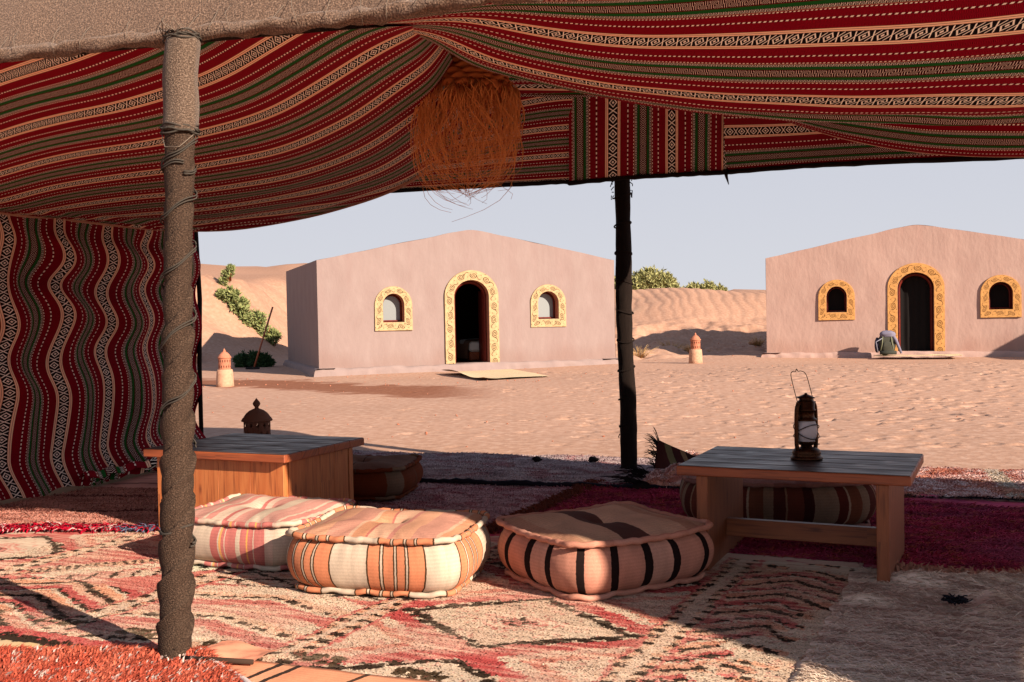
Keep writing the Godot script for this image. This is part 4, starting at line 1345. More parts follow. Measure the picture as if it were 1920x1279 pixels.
# the patterned rug: strips with lozenges, ladders and zigzags between dashed bands
func main_rug_color(q0: float, p0: float) -> Color:
	var pink := c8(206, 126, 112); var red := c8(190, 84, 80); var cream := c8(220, 196, 170); var sand := c8(216, 172, 148)
	var orange := c8(222, 162, 128); var brown := c8(62, 48, 38)
	var w1 := nf.get_noise_2d(q0 * 330.0, p0 * 330.0)
	var w2 := nf.get_noise_2d(q0 * 330.0 + 500.0, p0 * 330.0)
	var slow1 := nf.get_noise_2d(q0 * 70.0 + 40.0, p0 * 70.0)
	var slow2 := nf.get_noise_2d(q0 * 70.0, p0 * 70.0 + 90.0)
	var q := snappedf(q0 + w1 * 0.020 + slow1 * 0.022, 0.018)
	var p := snappedf(p0 + w2 * 0.015 + slow2 * 0.018, 0.011)
	var streak := nf.get_noise_2d(q0 * 38.0, p0 * 520.0)
	var patch := nz.get_noise_2d(q0 * 120.0, p0 * 160.0)
	var c := pink.lerp(sand, clampf(0.25 + patch * 0.9 + streak * 0.35, 0.0, 0.85))
	if p < -0.70: return cream.lerp(c8(222, 186, 124), 0.45 + patch * 0.5) if p < -0.715 else brown
	if p < -0.655: return brown if w1 < 0.3 else red
	if p < -0.60: return red.lerp(pink, 0.5 + w2)
	if p > 1.52: return cream.lerp(pink, 0.3)
	var bands := [-0.5, -1.68, -2.70, -3.70]
	var nearest := 9.0
	for b in bands:
		if absf(q - b) < absf(nearest): nearest = q - b
	var bd := absf(nearest)
	if bd < 0.022: c = cream.lerp(sand, 0.3)
	elif bd < 0.062:
		c = cream.lerp(orange, 0.55 + w1)
		if fposmod(p + signf(nearest) * 0.03, 0.085) < 0.036 and w2 > -0.35: c = brown
	elif bd < 0.082: c = pink.lerp(red, 0.4)
	elif q > -0.5 or (q < -2.7 and q > -3.7 and p < 0.02):
		# zigzag strip
		var cen := -0.22 if q > -0.5 else -3.2
		var z := fposmod(p + absf(q - cen) * (0.75 if q > -0.5 else 0.5), 0.235)
		c = sand.lerp(orange, clampf(0.4 + patch, 0, 1))
		if z < 0.034: c = brown
		elif z < 0.095: c = orange.lerp(pink, clampf(0.2 + patch, 0, 1))
		elif z < 0.115: c = cream
		elif z < 0.145 and w1 > -0.15: c = brown
		elif z < 0.19: c = red.lerp(pink, clampf(0.3 + w2 * 0.5, 0, 1))
		if q > -0.5 and nz.get_noise_2d(q * 90.0 + 30.0, p * 110.0) > 0.06:
			c = cream.lerp(orange, clampf(0.2 + patch * 2.0, 0, 0.9))
			if fposmod(p * 1.0 + q * 0.3, 0.16) < 0.05 and fposmod(q, 0.2) < 0.13: c = brown if w1 > 0.0 else orange
	elif q > -1.68 or q < -3.7:
		# lozenges
		var cq := -1.09 if q > -1.68 else -4.2
		var cp := 0.20 if q > -1.68 else 0.36
		var k := roundf((p - cp) / 0.80)
		var dp := absf(p - cp - k * 0.80)
		var dq := absf(q - cq)
		var L := dq / 0.47 + dp / 0.33
		if L < 0.20: c = brown if fmod(absf(dp) + dq * 2.0, 0.05) < 0.02 else pink
		elif L < 0.50: c = cream.lerp(pink, 0.85 if fposmod(dq * 3.0 + dp * 4.0, 0.17) < 0.075 and w1 > -0.25 else 0.08)
		elif L < 0.92: c = cream.lerp(sand, clampf(0.25 + patch + streak * 0.3, 0, 1))
		elif L < 1.05: c = brown if w2 > -0.30 or dq > 0.2 else cream
		elif L < 1.13 and dq > 0.18: c = brown if fposmod(dp * 1.0, 0.055) < 0.028 else cream
		elif L < 1.42: c = red.lerp(pink, clampf(0.5 + patch * 1.5 + streak * 0.4, 0, 1))
		elif L < 1.62: c = cream.lerp(pink, clampf(0.2 + patch, 0, 0.8))
		else: c = pink.lerp(orange, 0.35 + w1 * 0.4) if L < 1.8 else cream.lerp(sand, 0.5)
	elif q > -2.70:
		# fine net of small lozenges on cream
		var a := fposmod(p + (q + 2.2) * 0.42, 0.15)
		var b := fposmod(p - (q + 2.2) * 0.42, 0.15)
		var zone := nz.get_noise_2d(q * 60.0 + 300.0, p * 75.0)
		c = cream.lerp(pink, clampf(0.25 + patch * 1.2, 0, 0.8))
		if zone > -0.08 and p > 0.25:
			if a < 0.022 or b < 0.022: c = brown
			elif a > 0.06 and a < 0.10 and b > 0.05 and b < 0.11: c = orange
		else:
			var st := fposmod(p * 1.0 + absf(q + 2.2) * 0.30, 0.31)
			if st < 0.09: c = pink.lerp(red, clampf(0.15 + patch, 0, 0.7))
			elif st < 0.12: c = cream
			elif st < 0.15 and fposmod(q, 0.11) < 0.065: c = brown
			elif st < 0.19: c = orange.lerp(cream, 0.5)
	else:
		# ladder of dark ticks along a slanting cream band
		var sl := p - 0.30 - (q + 3.2) * 0.95
		c = pink.lerp(sand, clampf(0.15 + patch * 0.8 + streak * 0.35, 0, 0.6))
		if absf(sl) < 0.055: c = cream
		elif sl < -0.08 and sl > -0.26:
			c = cream.lerp(pink, 0.35 + patch)
			if fposmod(q * 1.35 + p * 0.5, 0.135) < 0.034 and w1 > -0.4: c = brown
		elif sl > 0.09 and sl < 0.20:
			c = orange.lerp(cream, 0.3)
			if fposmod(q + p, 0.06) < 0.026: c = brown
		elif sl > 0.24 and sl < 0.30: c = red.lerp(pink, 0.5)
	if p < -0.33 and fposmod(q, 0.41) < 0.20 and absf(p + 0.46) < 0.045 and w1 > -0.2: c = brown.lerp(c8(96, 76, 48), 0.4)
	var worn := clampf(0.24 + patch * 0.6 + streak * 0.7, 0.0, 0.75)
	c = c.lerp(cream, worn * (0.55 if c.r < 0.4 else 1.0))
	if w1 * w2 > 0.10: c = c.lerp(red, 0.25)
	var k2 := 1.0 + streak * 0.12
	return Color(c.r * k2, c.g * k2, c.b * k2)

func rot(a: float) -> float:
	return -deg_to_rad(a)

func build_rugs() -> void:
	M.wool = mat(Color.WHITE, 0.95)
	M.wool.vertex_color_use_as_albedo = true
	M.wool.metallic_specular = 0.15
	M.wool.backlight_enabled = true
	M.wool.backlight = Color(0.2, 0.2, 0.2)
	var none = null
	var pile_bump := noise_tex(0.09, 256, 256, 3, [], 70)
	# main patterned rug
	var A := [-4.5, 0.02, -0.80, 1.62]
	var hm := func(q, p): return 0.020 + 0.006 * nz.get_noise_2d(q * 120.0, p * 120.0) + 0.003 * nf.get_noise_2d(q * 60.0, p * 200.0)
	var t := thing("patterned_rug", "large faded red and cream rug with dark outlined lozenges in the foreground", "rug", Vector3(0.89, 0, -3.32), rot(25.5))
	var m := mat(Color.WHITE, 0.95, rug_picture(A, 0.006, main_rug_color))
	m.metallic_specular = 0.15
	rug_sheet(t, A, 180, 110, hm, m, 0.02, 0.012, 1.0)
	pile(t, "pile", [-4.0, 0.02, -0.69, 1.40], 0.0095, 0.012, 0.30, 1.57, 0.5, 0.95, main_rug_color, hm, func(q, p): return (p < 1.0 or q > -3.9), 71)
	# shaggy beige rug on the right
	var lh := func(q, p):
		var fold: float = 0.050 * exp(-pow((p - 1.40 + 0.10 * sin(q * 5.0)) / 0.055, 2)) * sm(0.05, 0.3, q) * (1.0 - sm(0.75, 1.05, q))
		fold += 0.035 * exp(-pow((p - 1.02 - 0.25 * (q - 0.2) + 0.03 * sin(q * 12.0)) / 0.05, 2)) * sm(-0.02, 0.1, q) * (1.0 - sm(0.55, 0.75, q))
		fold += 0.025 * exp(-pow((q - 0.55 - 0.25 * (p - 1.0)) / 0.05, 2)) * sm(0.8, 0.95, p) * (1.0 - sm(1.2, 1.4, p))
		return 0.026 + fold + 0.010 * nz.get_noise_2d(q * 130.0, p * 130.0)
	var lcol := func(q, p):
		var k: float = nf.get_noise_2d(q * 26.0, p * 620.0)
		var c: Color = c8(255, 234, 214).lerp(c8(206, 172, 154), clampf(0.4 + k * 2.2, 0, 1))
		return c.lerp(c8(244, 226, 196), 0.5 * sm(0.5, -0.4, p))
	var t2 := thing("shaggy_rug", "shaggy pale beige rug lying at the right front beside the table leg", "rug", Vector3(0.89, 0, -3.32), rot(25.5))
	var A2 := [0.0, 2.4, -1.2, 1.50]
	rug_sheet(t2, A2, 120, 130, lh, mat(Color.WHITE, 0.95, rug_picture(A2, 0.02, lcol)), 0.022, 0.03, 2.0)
	pile(t2, "pile", A2, 0.0105, 0.046, 0.05, 1.4, 0.22, 0.95, lcol, lh, none, 72)
	var fringe := func(q, p): return c8(190, 140, 116)
	pile(t2, "edge_fringe", [0.12, 1.1, 1.44, 1.54], 0.010, 0.055, 0.09, 3.14, 0.5, 0.5, fringe, lh, none, 73)
	# deep red rug
	var pcol := func(q, p):
		var k: float = nf.get_noise_2d(q * 34.0, p * 150.0)
		var c: Color = c8(206, 66, 98).lerp(c8(146, 42, 70), clampf(0.45 + k * 1.3, 0, 1))
		if nf.get_noise_2d(q * 110.0 + 700.0, p * 220.0) > 0.28: c = c.lerp(c8(196, 104, 70), 0.6)
		return c.lerp(c8(186, 96, 126), clampf(nz.get_noise_2d(q * 60.0, p * 90.0), 0, 0.6))
	var ph := func(q, p): return 0.016 + 0.012 * nz.get_noise_2d(q * 120.0, p * 120.0) + 0.008 * nf.get_noise_2d(q * 40.0, p * 120.0)
	var t3 := thing("red_rug", "deep wine-red shaggy rug under and behind the right table", "rug", Vector3(-0.08, 0, -5.83), rot(25.0))
	var A3 := [0.0, 4.4, -0.33, 1.75]
	rug_sheet(t3, A3, 130, 90, ph, mat(Color.WHITE, 0.95, rug_picture(A3, 0.02, pcol)), 0.016, 0.03, 3.0)
	pile(t3, "pile", [0.0, 3.6, -0.24, 1.5], 0.0125, 0.042, 0.07, 1.5, 0.6, 0.85, pcol, ph, none, 74)
	pile(t3, "edge_fringe", [-0.03, 0.08, -0.24, 1.55], 0.010, 0.05, 0.10, -1.5, 0.7, 0.6, func(q, p): return c8(110, 52, 36), ph, none, 75)
	# greyish mauve rug in the middle
	var gcol := func(q, p):
		var k: float = nf.get_noise_2d(q * 60.0, p * 260.0)
		var c: Color = c8(236, 198, 196).lerp(c8(184, 138, 142), clampf(0.45 + k * 1.3, 0, 1))
		if nf.get_noise_2d(q * 60.0 + 300.0, p * 120.0) > 0.22: c = c.lerp(c8(170, 84, 92), 0.5)
		return c
	var gh := func(q, p): return 0.010 + 0.010 * nz.get_noise_2d(q * 120.0, p * 120.0) + 0.006 * nf.get_noise_2d(q * 60.0, p * 60.0)
	var t4 := thing("mauve_rug", "greyish mauve shaggy rug between the poufs and the back edge", "rug", Vector3(-0.06, 0, -5.83), rot(25.0))
	var A4 := [-3.2, 0.0, -0.30, 1.55]
	rug_sheet(t4, A4, 100, 80, gh, mat(Color.WHITE, 0.95, rug_picture(A4, 0.02, gcol)), 0.016, 0.03, 4.0)
	pile(t4, "pile", [-2.4, 0.0, -0.20, 1.55], 0.0115, 0.034, 0.07, 0.9, 0.7, 0.85, gcol, gh, none, 76)
	# grey rug along the back
	var bcol := func(q, p):
		var k: float = nf.get_noise_2d(q * 50.0, p * 220.0)
		var c: Color = c8(226, 204, 198).lerp(c8(172, 146, 146), clampf(0.45 + k * 1.3, 0, 1))
		if nf.get_noise_2d(q * 50.0 + 900.0, p * 90.0) > 0.25: c = c.lerp(c8(176, 108, 110), 0.5)
		if p < 0.035: c = c8(26, 22, 32)
		return c
	var bh := func(q, p): return 0.026 + 0.012 * nz.get_noise_2d(q * 100.0, p * 140.0) + 0.012 * nf.get_noise_2d(q * 36.0, p * 50.0)
	var t5 := thing("grey_rug", "worn grey rug with a dark edge along the back of the tent", "rug", Vector3(1.12, 0, -6.86), rot(17.5))
	var A5 := [-4.2, 0.0, 0.0, 1.42]
	var gshape := func(u, p): return lerpf(-4.2, 0.0, u)
	rug_sheet(t5, A5, 130, 60, bh, mat(Color.WHITE, 0.95, rug_picture(A5, 0.02, bcol)), 0.026, 0.03, 5.0, "weave", gshape)
	pile(t5, "pile", [-3.2, 0.0, 0.0, 1.42], 0.0115, 0.032, 0.07, 0.9, 0.7, 0.85, bcol, bh, none, 77)
	var rope := []
	for i in 90: rope.append(Vector3(lerpf(-4.2, 0.0, i / 89.0), 0.03 + 0.006 * sin(i * 0.7), 0.012 + 0.012 * nf.get_noise_2d(i * 9.0, 1.0)))
	obj("corded_edge", tube_r(rope, func(f, a): return 0.017 + 0.005 * sin(f * 300.0 + a), 7), mat(c8(30, 27, 38), 0.9), t5)
	# pink and white looped rug at the back right, bunched up at the pole
	var rcol := func(q, p):
		var k: float = nf.get_noise_2d(q * 70.0, p * 200.0)
		var c: Color = c8(255, 226, 214).lerp(c8(206, 136, 120), clampf(0.45 + k * 1.5, 0, 1))
		if absf(q - 2.05) < 0.06 or absf(q - 2.75) < 0.05: c = c8(226, 208, 186)
		if nf.get_noise_2d(q * 40.0 + 200.0, p * 60.0) > 0.2: c = c.lerp(c8(222, 130, 92), 0.5)
		if p < 0.03: c = c8(34, 26, 30)
		return c
	var rh := func(q, p):
		var e: float = exp(-pow((q - 0.02) / 0.26, 2)) * sm(0.0, 0.12, p)
		return 0.024 + e * (0.075 + 0.03 * sin(q * 30.0 + p * 9.0)) + 0.012 * nf.get_noise_2d(q * 70.0, p * 70.0) + 0.008 * sin(p * 50.0 + q * 6.0) * (1.0 - sm(0.9, 1.2, q) * 0.6)
	var t6 := thing("looped_rug", "pink and white looped rug bunched up beside the dark back pole", "rug", Vector3(1.08, 0, -6.84), rot(17.0))
	var A6 := [-0.28, 3.4, 0.0, 1.27]
	rug_sheet(t6, A6, 150, 60, rh, mat(Color.WHITE, 0.95, rug_picture(A6, 0.015, rcol)), 0.024, 0.02, 6.0)
	pile(t6, "pile", [-0.26, 3.4, 0.0, 1.26], 0.013, 0.034, 0.11, 0.9, 0.7, 0.7, rcol, rh, none, 78)
	var st := begin()
	var base := 0
	rng.seed = 79
	for n in 70:
		var p := rng.randf_range(0.0, 0.42)
		var a := Vector3(-0.25 - rng.randf() * 0.05, rh.call(-0.25, p) + 0.01, -p)
		var d := Vector3(-rng.randf_range(0.08, 0.24), rng.randf_range(-0.03, 0.05), rng.randf_range(-0.06, 0.08))
		base = tube_into(st, base, [a, a + d * 0.5 + Vector3(0, 0.02, 0), a + d], func(f, _a): return 0.004 * (1.1 - 0.8 * f), 3)
	obj("dark_fringe", commit(st), M.wire_wool, t6, true)
	obj("turned_end", sheet(24, 14, func(u, v):
		var a: float = u * TAU
		return Vector3(-0.24 + cos(a) * 0.06 * (1.0 - v), 0.046 + sin(a) * 0.036 * (1.0 - v) + 0.02 * v, 0.03 - 0.05 * v)), M.wire_wool, t6)
	# folded corner of a striped kilim standing up behind the table
	var kil := woven([[0.10, c8(78, 40, 36)], [0.04, c8(120, 112, 78)], [0.05, c8(70, 34, 34)], [0.03, c8(146, 120, 90)], [0.05, c8(60, 36, 32)]], 256, 64, 0.08, 5)
	var t7 := thing("kilim_corner", "turned-up corner of a striped kilim with dark fringe beside the right table", "rug", Vector3(1.02, 0.075, -7.40), rot(10.0))
	obj("cloth", sheet(30, 24, func(u, v):
		# a triangle, curling over at the tip
		var x: float = lerpf(-0.02, 0.40, u)
		var topy: float = lerpf(0.20, 0.02, u)
		return Vector3(x + 0.03 * v * v * (1.0 - u), topy * v, -0.05 - 0.10 * v + 0.05 * v * v + 0.012 * sin(u * 9.0)),
		func(u, v): return Vector2(u * 1.2 + v * 0.25, v)), mat(Color.WHITE, 0.95, kil), t7)
	st = begin()
	base = 0
	for n in 46:
		var v := rng.randf()
		var a := Vector3(-0.02 + 0.03 * v, 0.20 * v, -0.05 - 0.08 * v)
		var d := Vector3(-rng.randf_range(0.03, 0.10), rng.randf_range(-0.03, 0.07) + 0.03 * v, rng.randf_range(-0.03, 0.05))
		base = tube_into(st, base, [a, a + d * 0.6 + Vector3(0, 0.012, 0), a + d], func(f, _a): return 0.0042 * (1.1 - 0.8 * f), 3)
	obj("fringe", commit(st), M.wire_wool, t7, true)
	# dusty pink rug in front of the curtain, with a red fringe
	var dcol := func(q, p):
		var k: float = nf.get_noise_2d(q * 40.0, p * 260.0)
		var c: Color = c8(226, 166, 146).lerp(c8(184, 122, 106), clampf(0.4 + k * 1.2, 0, 1))
		if fposmod(p + 0.05 * nf.get_noise_2d(q * 60.0, 3.0), 0.52) < 0.05: c = c.lerp(c8(96, 50, 46), 0.7)
		return c
	var dh := func(q, p): return 0.030 + 0.008 * nz.get_noise_2d(q * 110.0, p * 110.0)
	var t8 := thing("pink_rug", "dusty pink rug with a bright red fringe in front of the curtain", "rug", Vector3(-2.0, 0, -5.83), rot(6.5))
	var A8 := [-2.4, 0.0, 0.0, 2.3]
	rug_sheet(t8, A8, 70, 70, dh, mat(Color.WHITE, 0.95, rug_picture(A8, 0.02, dcol)), 0.016, 0.02, 8.0)
	pile(t8, "pile", [-1.5, 0.0, 0.02, 1.4], 0.016, 0.024, 0.16, 0.8, 0.8, 0.6, dcol, dh, none, 80)
	var fcol := func(q, p):
		if q > -0.22: return c8(110, 116, 140) if rng.randf() < 0.6 else c8(190, 40, 60)
		return c8(196, 26, 54) if rng.randf() < 0.8 else c8(226, 180, 176)
	pile(t8, "red_fringe", [-1.6, 0.0, -0.035, 0.035], 0.009, 0.060, 0.10, 0.2, 0.9, 0.45, fcol, dh, none, 81)
	# thick orange rug at the bottom left
	var oh := func(q, p): return 0.030 + 0.022 * exp(-pow((p + 0.05) / 0.06, 2)) + 0.010 * nz.get_noise_2d(q * 170.0, p * 170.0)
	var ocol := func(q, p):
		if nf.get_noise_2d(q * 420.0, p * 420.0 + 70.0) > 0.38: return c8(222, 196, 182)
		return c8(194, 86, 64).lerp(c8(210, 112, 86), clampf(0.5 + nz.get_noise_2d(q * 300.0, p * 300.0), 0, 1))
	var oshape := func(u, p): return lerpf(-2.2, 0.02 + 0.85 * maxf(0.0, -p - 0.02), u)
	var t9 := thing("orange_rug", "thick orange-red rug flecked with white at the bottom left", "rug", Vector3(-1.10, 0, -3.60), rot(4.0))
	var A9 := [-2.2, 0.6, -1.2, 0.0]
	rug_sheet(t9, A9, 90, 60, oh, mat(c8(216, 96, 70), 0.95), 0.03, 0.015, 9.0, "weave", oshape)
	pile(t9, "pile", [-2.0, 1.0, -0.7, 0.0], 0.0064, 0.030, 0.085, 2.6, 0.55, 0.15, ocol, oh, func(q, p): return q < 0.02 + 0.85 * maxf(0.0, -p - 0.02), 82)
	var sel := []
	for i in 60: sel.append(Vector3(lerpf(-2.2, 0.02, i / 59.0), 0.04 + 0.004 * sin(i * 1.3), -0.006 - 0.012 * nf.get_noise_2d(i * 20.0, 2.0)))
	for i in 30: sel.append(Vector3(0.02 + 0.85 * (i / 30.0) * 0.8, 0.04, (i / 30.0) * 0.8 + 0.02 + 0.012 * nf.get_noise_2d(i * 20.0, 7.0)))
	obj("white_edge", tube_r(sel, func(f, a): return 0.011 + 0.004 * sin(f * 500.0 + a), 6), mat(c8(226, 208, 200), 0.95), t9)
	# peach kilim with dark stripes
	var pk := woven([[0.30, c8(240, 164, 124)], [0.022, c8(60, 44, 34)], [0.05, c8(240, 170, 130)], [0.022, c8(60, 44, 34)], [0.24, c8(238, 160, 120)], [0.02, c8(80, 56, 40)]], 320, 64, 0.05, 6)
	var tA := thing("peach_kilim", "flat peach kilim with dark stripes at the foot of the wrapped pole", "rug", Vector3(-1.02, 0, -3.55), rot(20.0))
	var kh := func(q, p): return 0.034 + 0.006 * nz.get_noise_2d(q * 160.0, p * 160.0)
	rug_sheet(tA, [-0.08, 0.95, -0.9, 0.02], 40, 40, kh, mat(Color.WHITE, 0.95, pk, Vector3(1.6, 3, 1)), 0.014, 0.008, 10.0, "cloth", func(u, p): return lerpf(-0.08, 0.95 + p * 0.5, u))
	obj("folded_flap", sheet(24, 16, func(u, v):
		return Vector3(lerpf(-0.11, 0.15, u) + 0.03 * v, 0.046 + 0.010 * sin(v * PI) + 0.006 * sin(u * 7.0) + 0.006 * nf.get_noise_2d(u * 50.0, v * 50.0), -lerpf(-0.10, 0.12, v) * (1.0 - 0.35 * u) - 0.03)), mat(c8(240, 160, 126), 0.95), tA)
	obj("flap_edge", tube([Vector3(-0.11, 0.05, 0.07), Vector3(0.03, 0.052, 0.055), Vector3(0.15, 0.05, 0.035)], 0.009, 6), mat(c8(66, 48, 38), 0.95), tA)

# ------------------------------------------------------------------ tables
func make_table(label: String, at: Vector3, turn: float, size: Vector3, style: int) -> void:
	var t := thing("low_table", label, "table", at, turn, "low plank tables")
	var th := 0.042
	var n := 5
	var pw := size.z / n
	for k in n:
		var z := -size.z * 0.5 + pw * (k + 0.5)
		var pl := obj("plank", board(Vector3(size.x, th, pw - 0.0015), 0.004, 0, Vector3(0, size.y - th * 0.5, z), k * 0.37 + style), M.edge_wood, t)
		obj("varnish", board(Vector3(size.x - 0.010, 0.003, pw - 0.011), 0.001, 0, Vector3(0, size.y + 0.0012, z), k * 0.53 + style * 0.7), M.top_wood, pl)
	var h := size.y - th - 0.001
	if style == 0:
		# closed sides of upright boards
		var sides := [[Vector3(0, 0, size.z * 0.5 - 0.075), size.x - 0.14, 0.0], [Vector3(0, 0, -size.z * 0.5 + 0.075), size.x - 0.14, 0.0], [Vector3(size.x * 0.5 - 0.07, 0, 0), size.z - 0.21, PI / 2], [Vector3(-size.x * 0.5 + 0.07, 0, 0), size.z - 0.21, PI / 2]]
		for s in sides:
			var panel := Node3D.new(); panel.name = "side_panel"
			t.add_child(panel, true)
			panel.position = s[0]; panel.rotation.y = s[2]
			var wide: float = s[1] + (0.044 if s[2] == 0.0 else -0.002)
			var m := 4
			for k in m:
				var w: float = wide / m
				obj("board", board(Vector3(w - 0.001, h, 0.042), 0.002, 1, Vector3(-wide * 0.5 + w * (k + 0.5), h * 0.5, 0), k * 0.41 + s[0].x), M.pine, panel)
	else:
		for s in [-1, 1]:
			obj("leg", board(Vector3(0.052, h, 0.70), 0.003, 1, Vector3(s * (size.x * 0.5 - 0.115), h * 0.5, 0.0), s * 0.3 + 0.7), M.pine_dark, t)
		obj("stretcher", board(Vector3(size.x - 0.284, 0.085, 0.042), 0.003, 0, Vector3(0, 0.145, 0.0), 0.9), M.pine_dark, t)

func build_tables() -> void:
	make_table("closed-sided wooden table with a dark top left of the poufs", Vector3(-1.475, 0.022, -5.95), rot(23.5), Vector3(0.95, 0.468, 0.79), 0)
	make_table("open wooden table on two plank legs carrying the oil lantern", Vector3(1.355, 0.008, -4.87), rot(25.5), Vector3(1.01, 0.484, 0.73), 1)

# ------------------------------------------------------------------ poufs
func make_pouf(label: String, at: Vector3, turn: float, a: float, b: float, h: float, side: Material, top: Material, pipe: Material, side_scale: float, tuft: Color, seed_: float) -> void:
	var t := thing("pouf", label, "pouf", at, turn, "square floor poufs")
	var outline := func(ang: float, grow: float, n: float) -> Vector3:
		var r := 1.0 / pow(pow(absf(cos(ang)), n) + pow(absf(sin(ang)), n), 1.0 / n)
		return Vector3(cos(ang) * r * (a * 0.5 + grow), 0, sin(ang) * r * (b * 0.5 + grow))
	# even steps along the outline
	var N := 160
	var angs := []
	var per := []
	var total := 0.0
	var last: Vector3 = outline.call(-2.2, 0.0, 7.0)
	var fine := 1600
	var cum := [0.0]
	for i in fine:
		var p: Vector3 = outline.call(-2.2 + TAU * (i + 1.0) / fine, 0.0, 7.0)
		total += p.distance_to(last)
		cum.append(total)
		last = p
	var j := 0
	for i in N + 1:
		var want := total * i / N
		while j < fine and cum[j] < want: j += 1
		angs.append(-2.2 + TAU * float(j) / fine)
		per.append(want)
	var wr := func(i: int, y: float) -> float:
		var an: float = angs[i]
		return 0.007 * nf.get_noise_3d(cos(an) * 26.0 + seed_, y * 60.0, sin(an) * 26.0) + 0.010 * nz.get_noise_3d(cos(an) * 60.0 + seed_, y * 80.0, sin(an) * 60.0)
	var seam_y := func(i: int) -> float:
		var an: float = angs[i]
		return h + 0.008 * nz.get_noise_2d(cos(an) * 50.0 + seed_, sin(an) * 50.0) + 0.012 * pow(absf(sin(an * 2.0)), 6.0)
	obj("side", sheet(N, 14, func(u, v):
		var i := roundi(u * N)
		var y: float = lerpf(0.02, seam_y.call(i), v)
		var bulge: float = 0.055 * pow(sin(PI * clampf(v * 0.94 + 0.03, 0, 1)), 0.7)
		var tuck: float = -0.012 * exp(-pow((v - 1.0) * 12.0, 2)) - 0.012 * exp(-pow(v * 12.0, 2))
		var pucker: float = 0.005 * nf.get_noise_2d(per[i] * 700.0, seed_) * exp(-pow((v - 1.0) * 4.0, 2))
		var p: Vector3 = outline.call(angs[i], bulge + tuck + pucker + wr.call(i, y) - 0.02, 4.6)
		return Vector3(p.x, y, p.z),
		func(u, v): return Vector2(per[roundi(u * N)] / side_scale, v * 0.6)), side, t)
	obj("top", sheet(N, 22, func(u, v):
		var i := roundi(u * N)
		var p: Vector3 = outline.call(angs[i], -0.012, 7.0)
		var r: float = v
		var crown: float = 0.040 * (1.0 - pow(r, 2.6)) - 0.035 * exp(-r * r * 60.0) - 0.020 * exp(-r * r * 9.0)
		crown += 0.012 * nz.get_noise_2d(p.x * r * 200.0 + seed_, p.z * r * 200.0) * (1.0 - r * 0.5) + 0.006 * nf.get_noise_2d(per[i] * 220.0, seed_) * exp(-pow((r - 0.85) * 7.0, 2))
		return Vector3(p.x * r, lerpf(h, seam_y.call(i), r) + crown + 0.004, p.z * r),
		func(u, v):
			var p: Vector3 = outline.call(angs[roundi(u * N)], 0.0, 7.0) * v
			return Vector2(p.x / side_scale + 0.5, p.z / 0.5)), top, t)
	var loop := []
	var low := []
	for i in N:
		var an: float = angs[i]
		var p: Vector3 = outline.call(an, 0.004 + 0.006 * nf.get_noise_2d(i * 14.0, seed_), 8.0)
		loop.append(Vector3(p.x, seam_y.call(i) + 0.003 + 0.002 * nf.get_noise_2d(i * 11.0, seed_), p.z))
		var q: Vector3 = outline.call(an, -0.018, 7.0)
		low.append(Vector3(q.x, 0.014 + 0.004 * sin(i * 0.6), q.z))
	var st := begin()
	tube_into(st, 0, loop, func(f, aa): return 0.0135 + 0.002 * sin(f * 190.0 + aa) + 0.003 * nf.get_noise_2d(f * 1400.0, seed_), 8, true, 1.0 / side_scale)
	obj("top_piping", commit(st), pipe, t)
	st = begin()
	tube_into(st, 0, low, func(f, aa): return 0.0125 + 0.002 * sin(f * 190.0 + aa), 8, true, 1.0 / side_scale)
	obj("bottom_piping", commit(st), pipe, t)
	if tuft.a > 0.0:
		st = begin()
		var base := 0
		rng.seed = int(seed_)
		for n in 60:
			var an := rng.randf() * TAU
			var r := rng.randf() * 0.035
			var c := Vector3(cos(an) * r, h - 0.008, sin(an) * r)
			var d := Vector3(cos(an + rng.randfn()), 0.35, sin(an + rng.randfn())) * 0.03
			base = tube_into(st, base, [c, c + d * 0.6 + Vector3(0, 0.004, 0), c + d], func(_f, _a): return 0.003, 4)
		obj("tuft", commit(st), mat(tuft, 0.95), t)

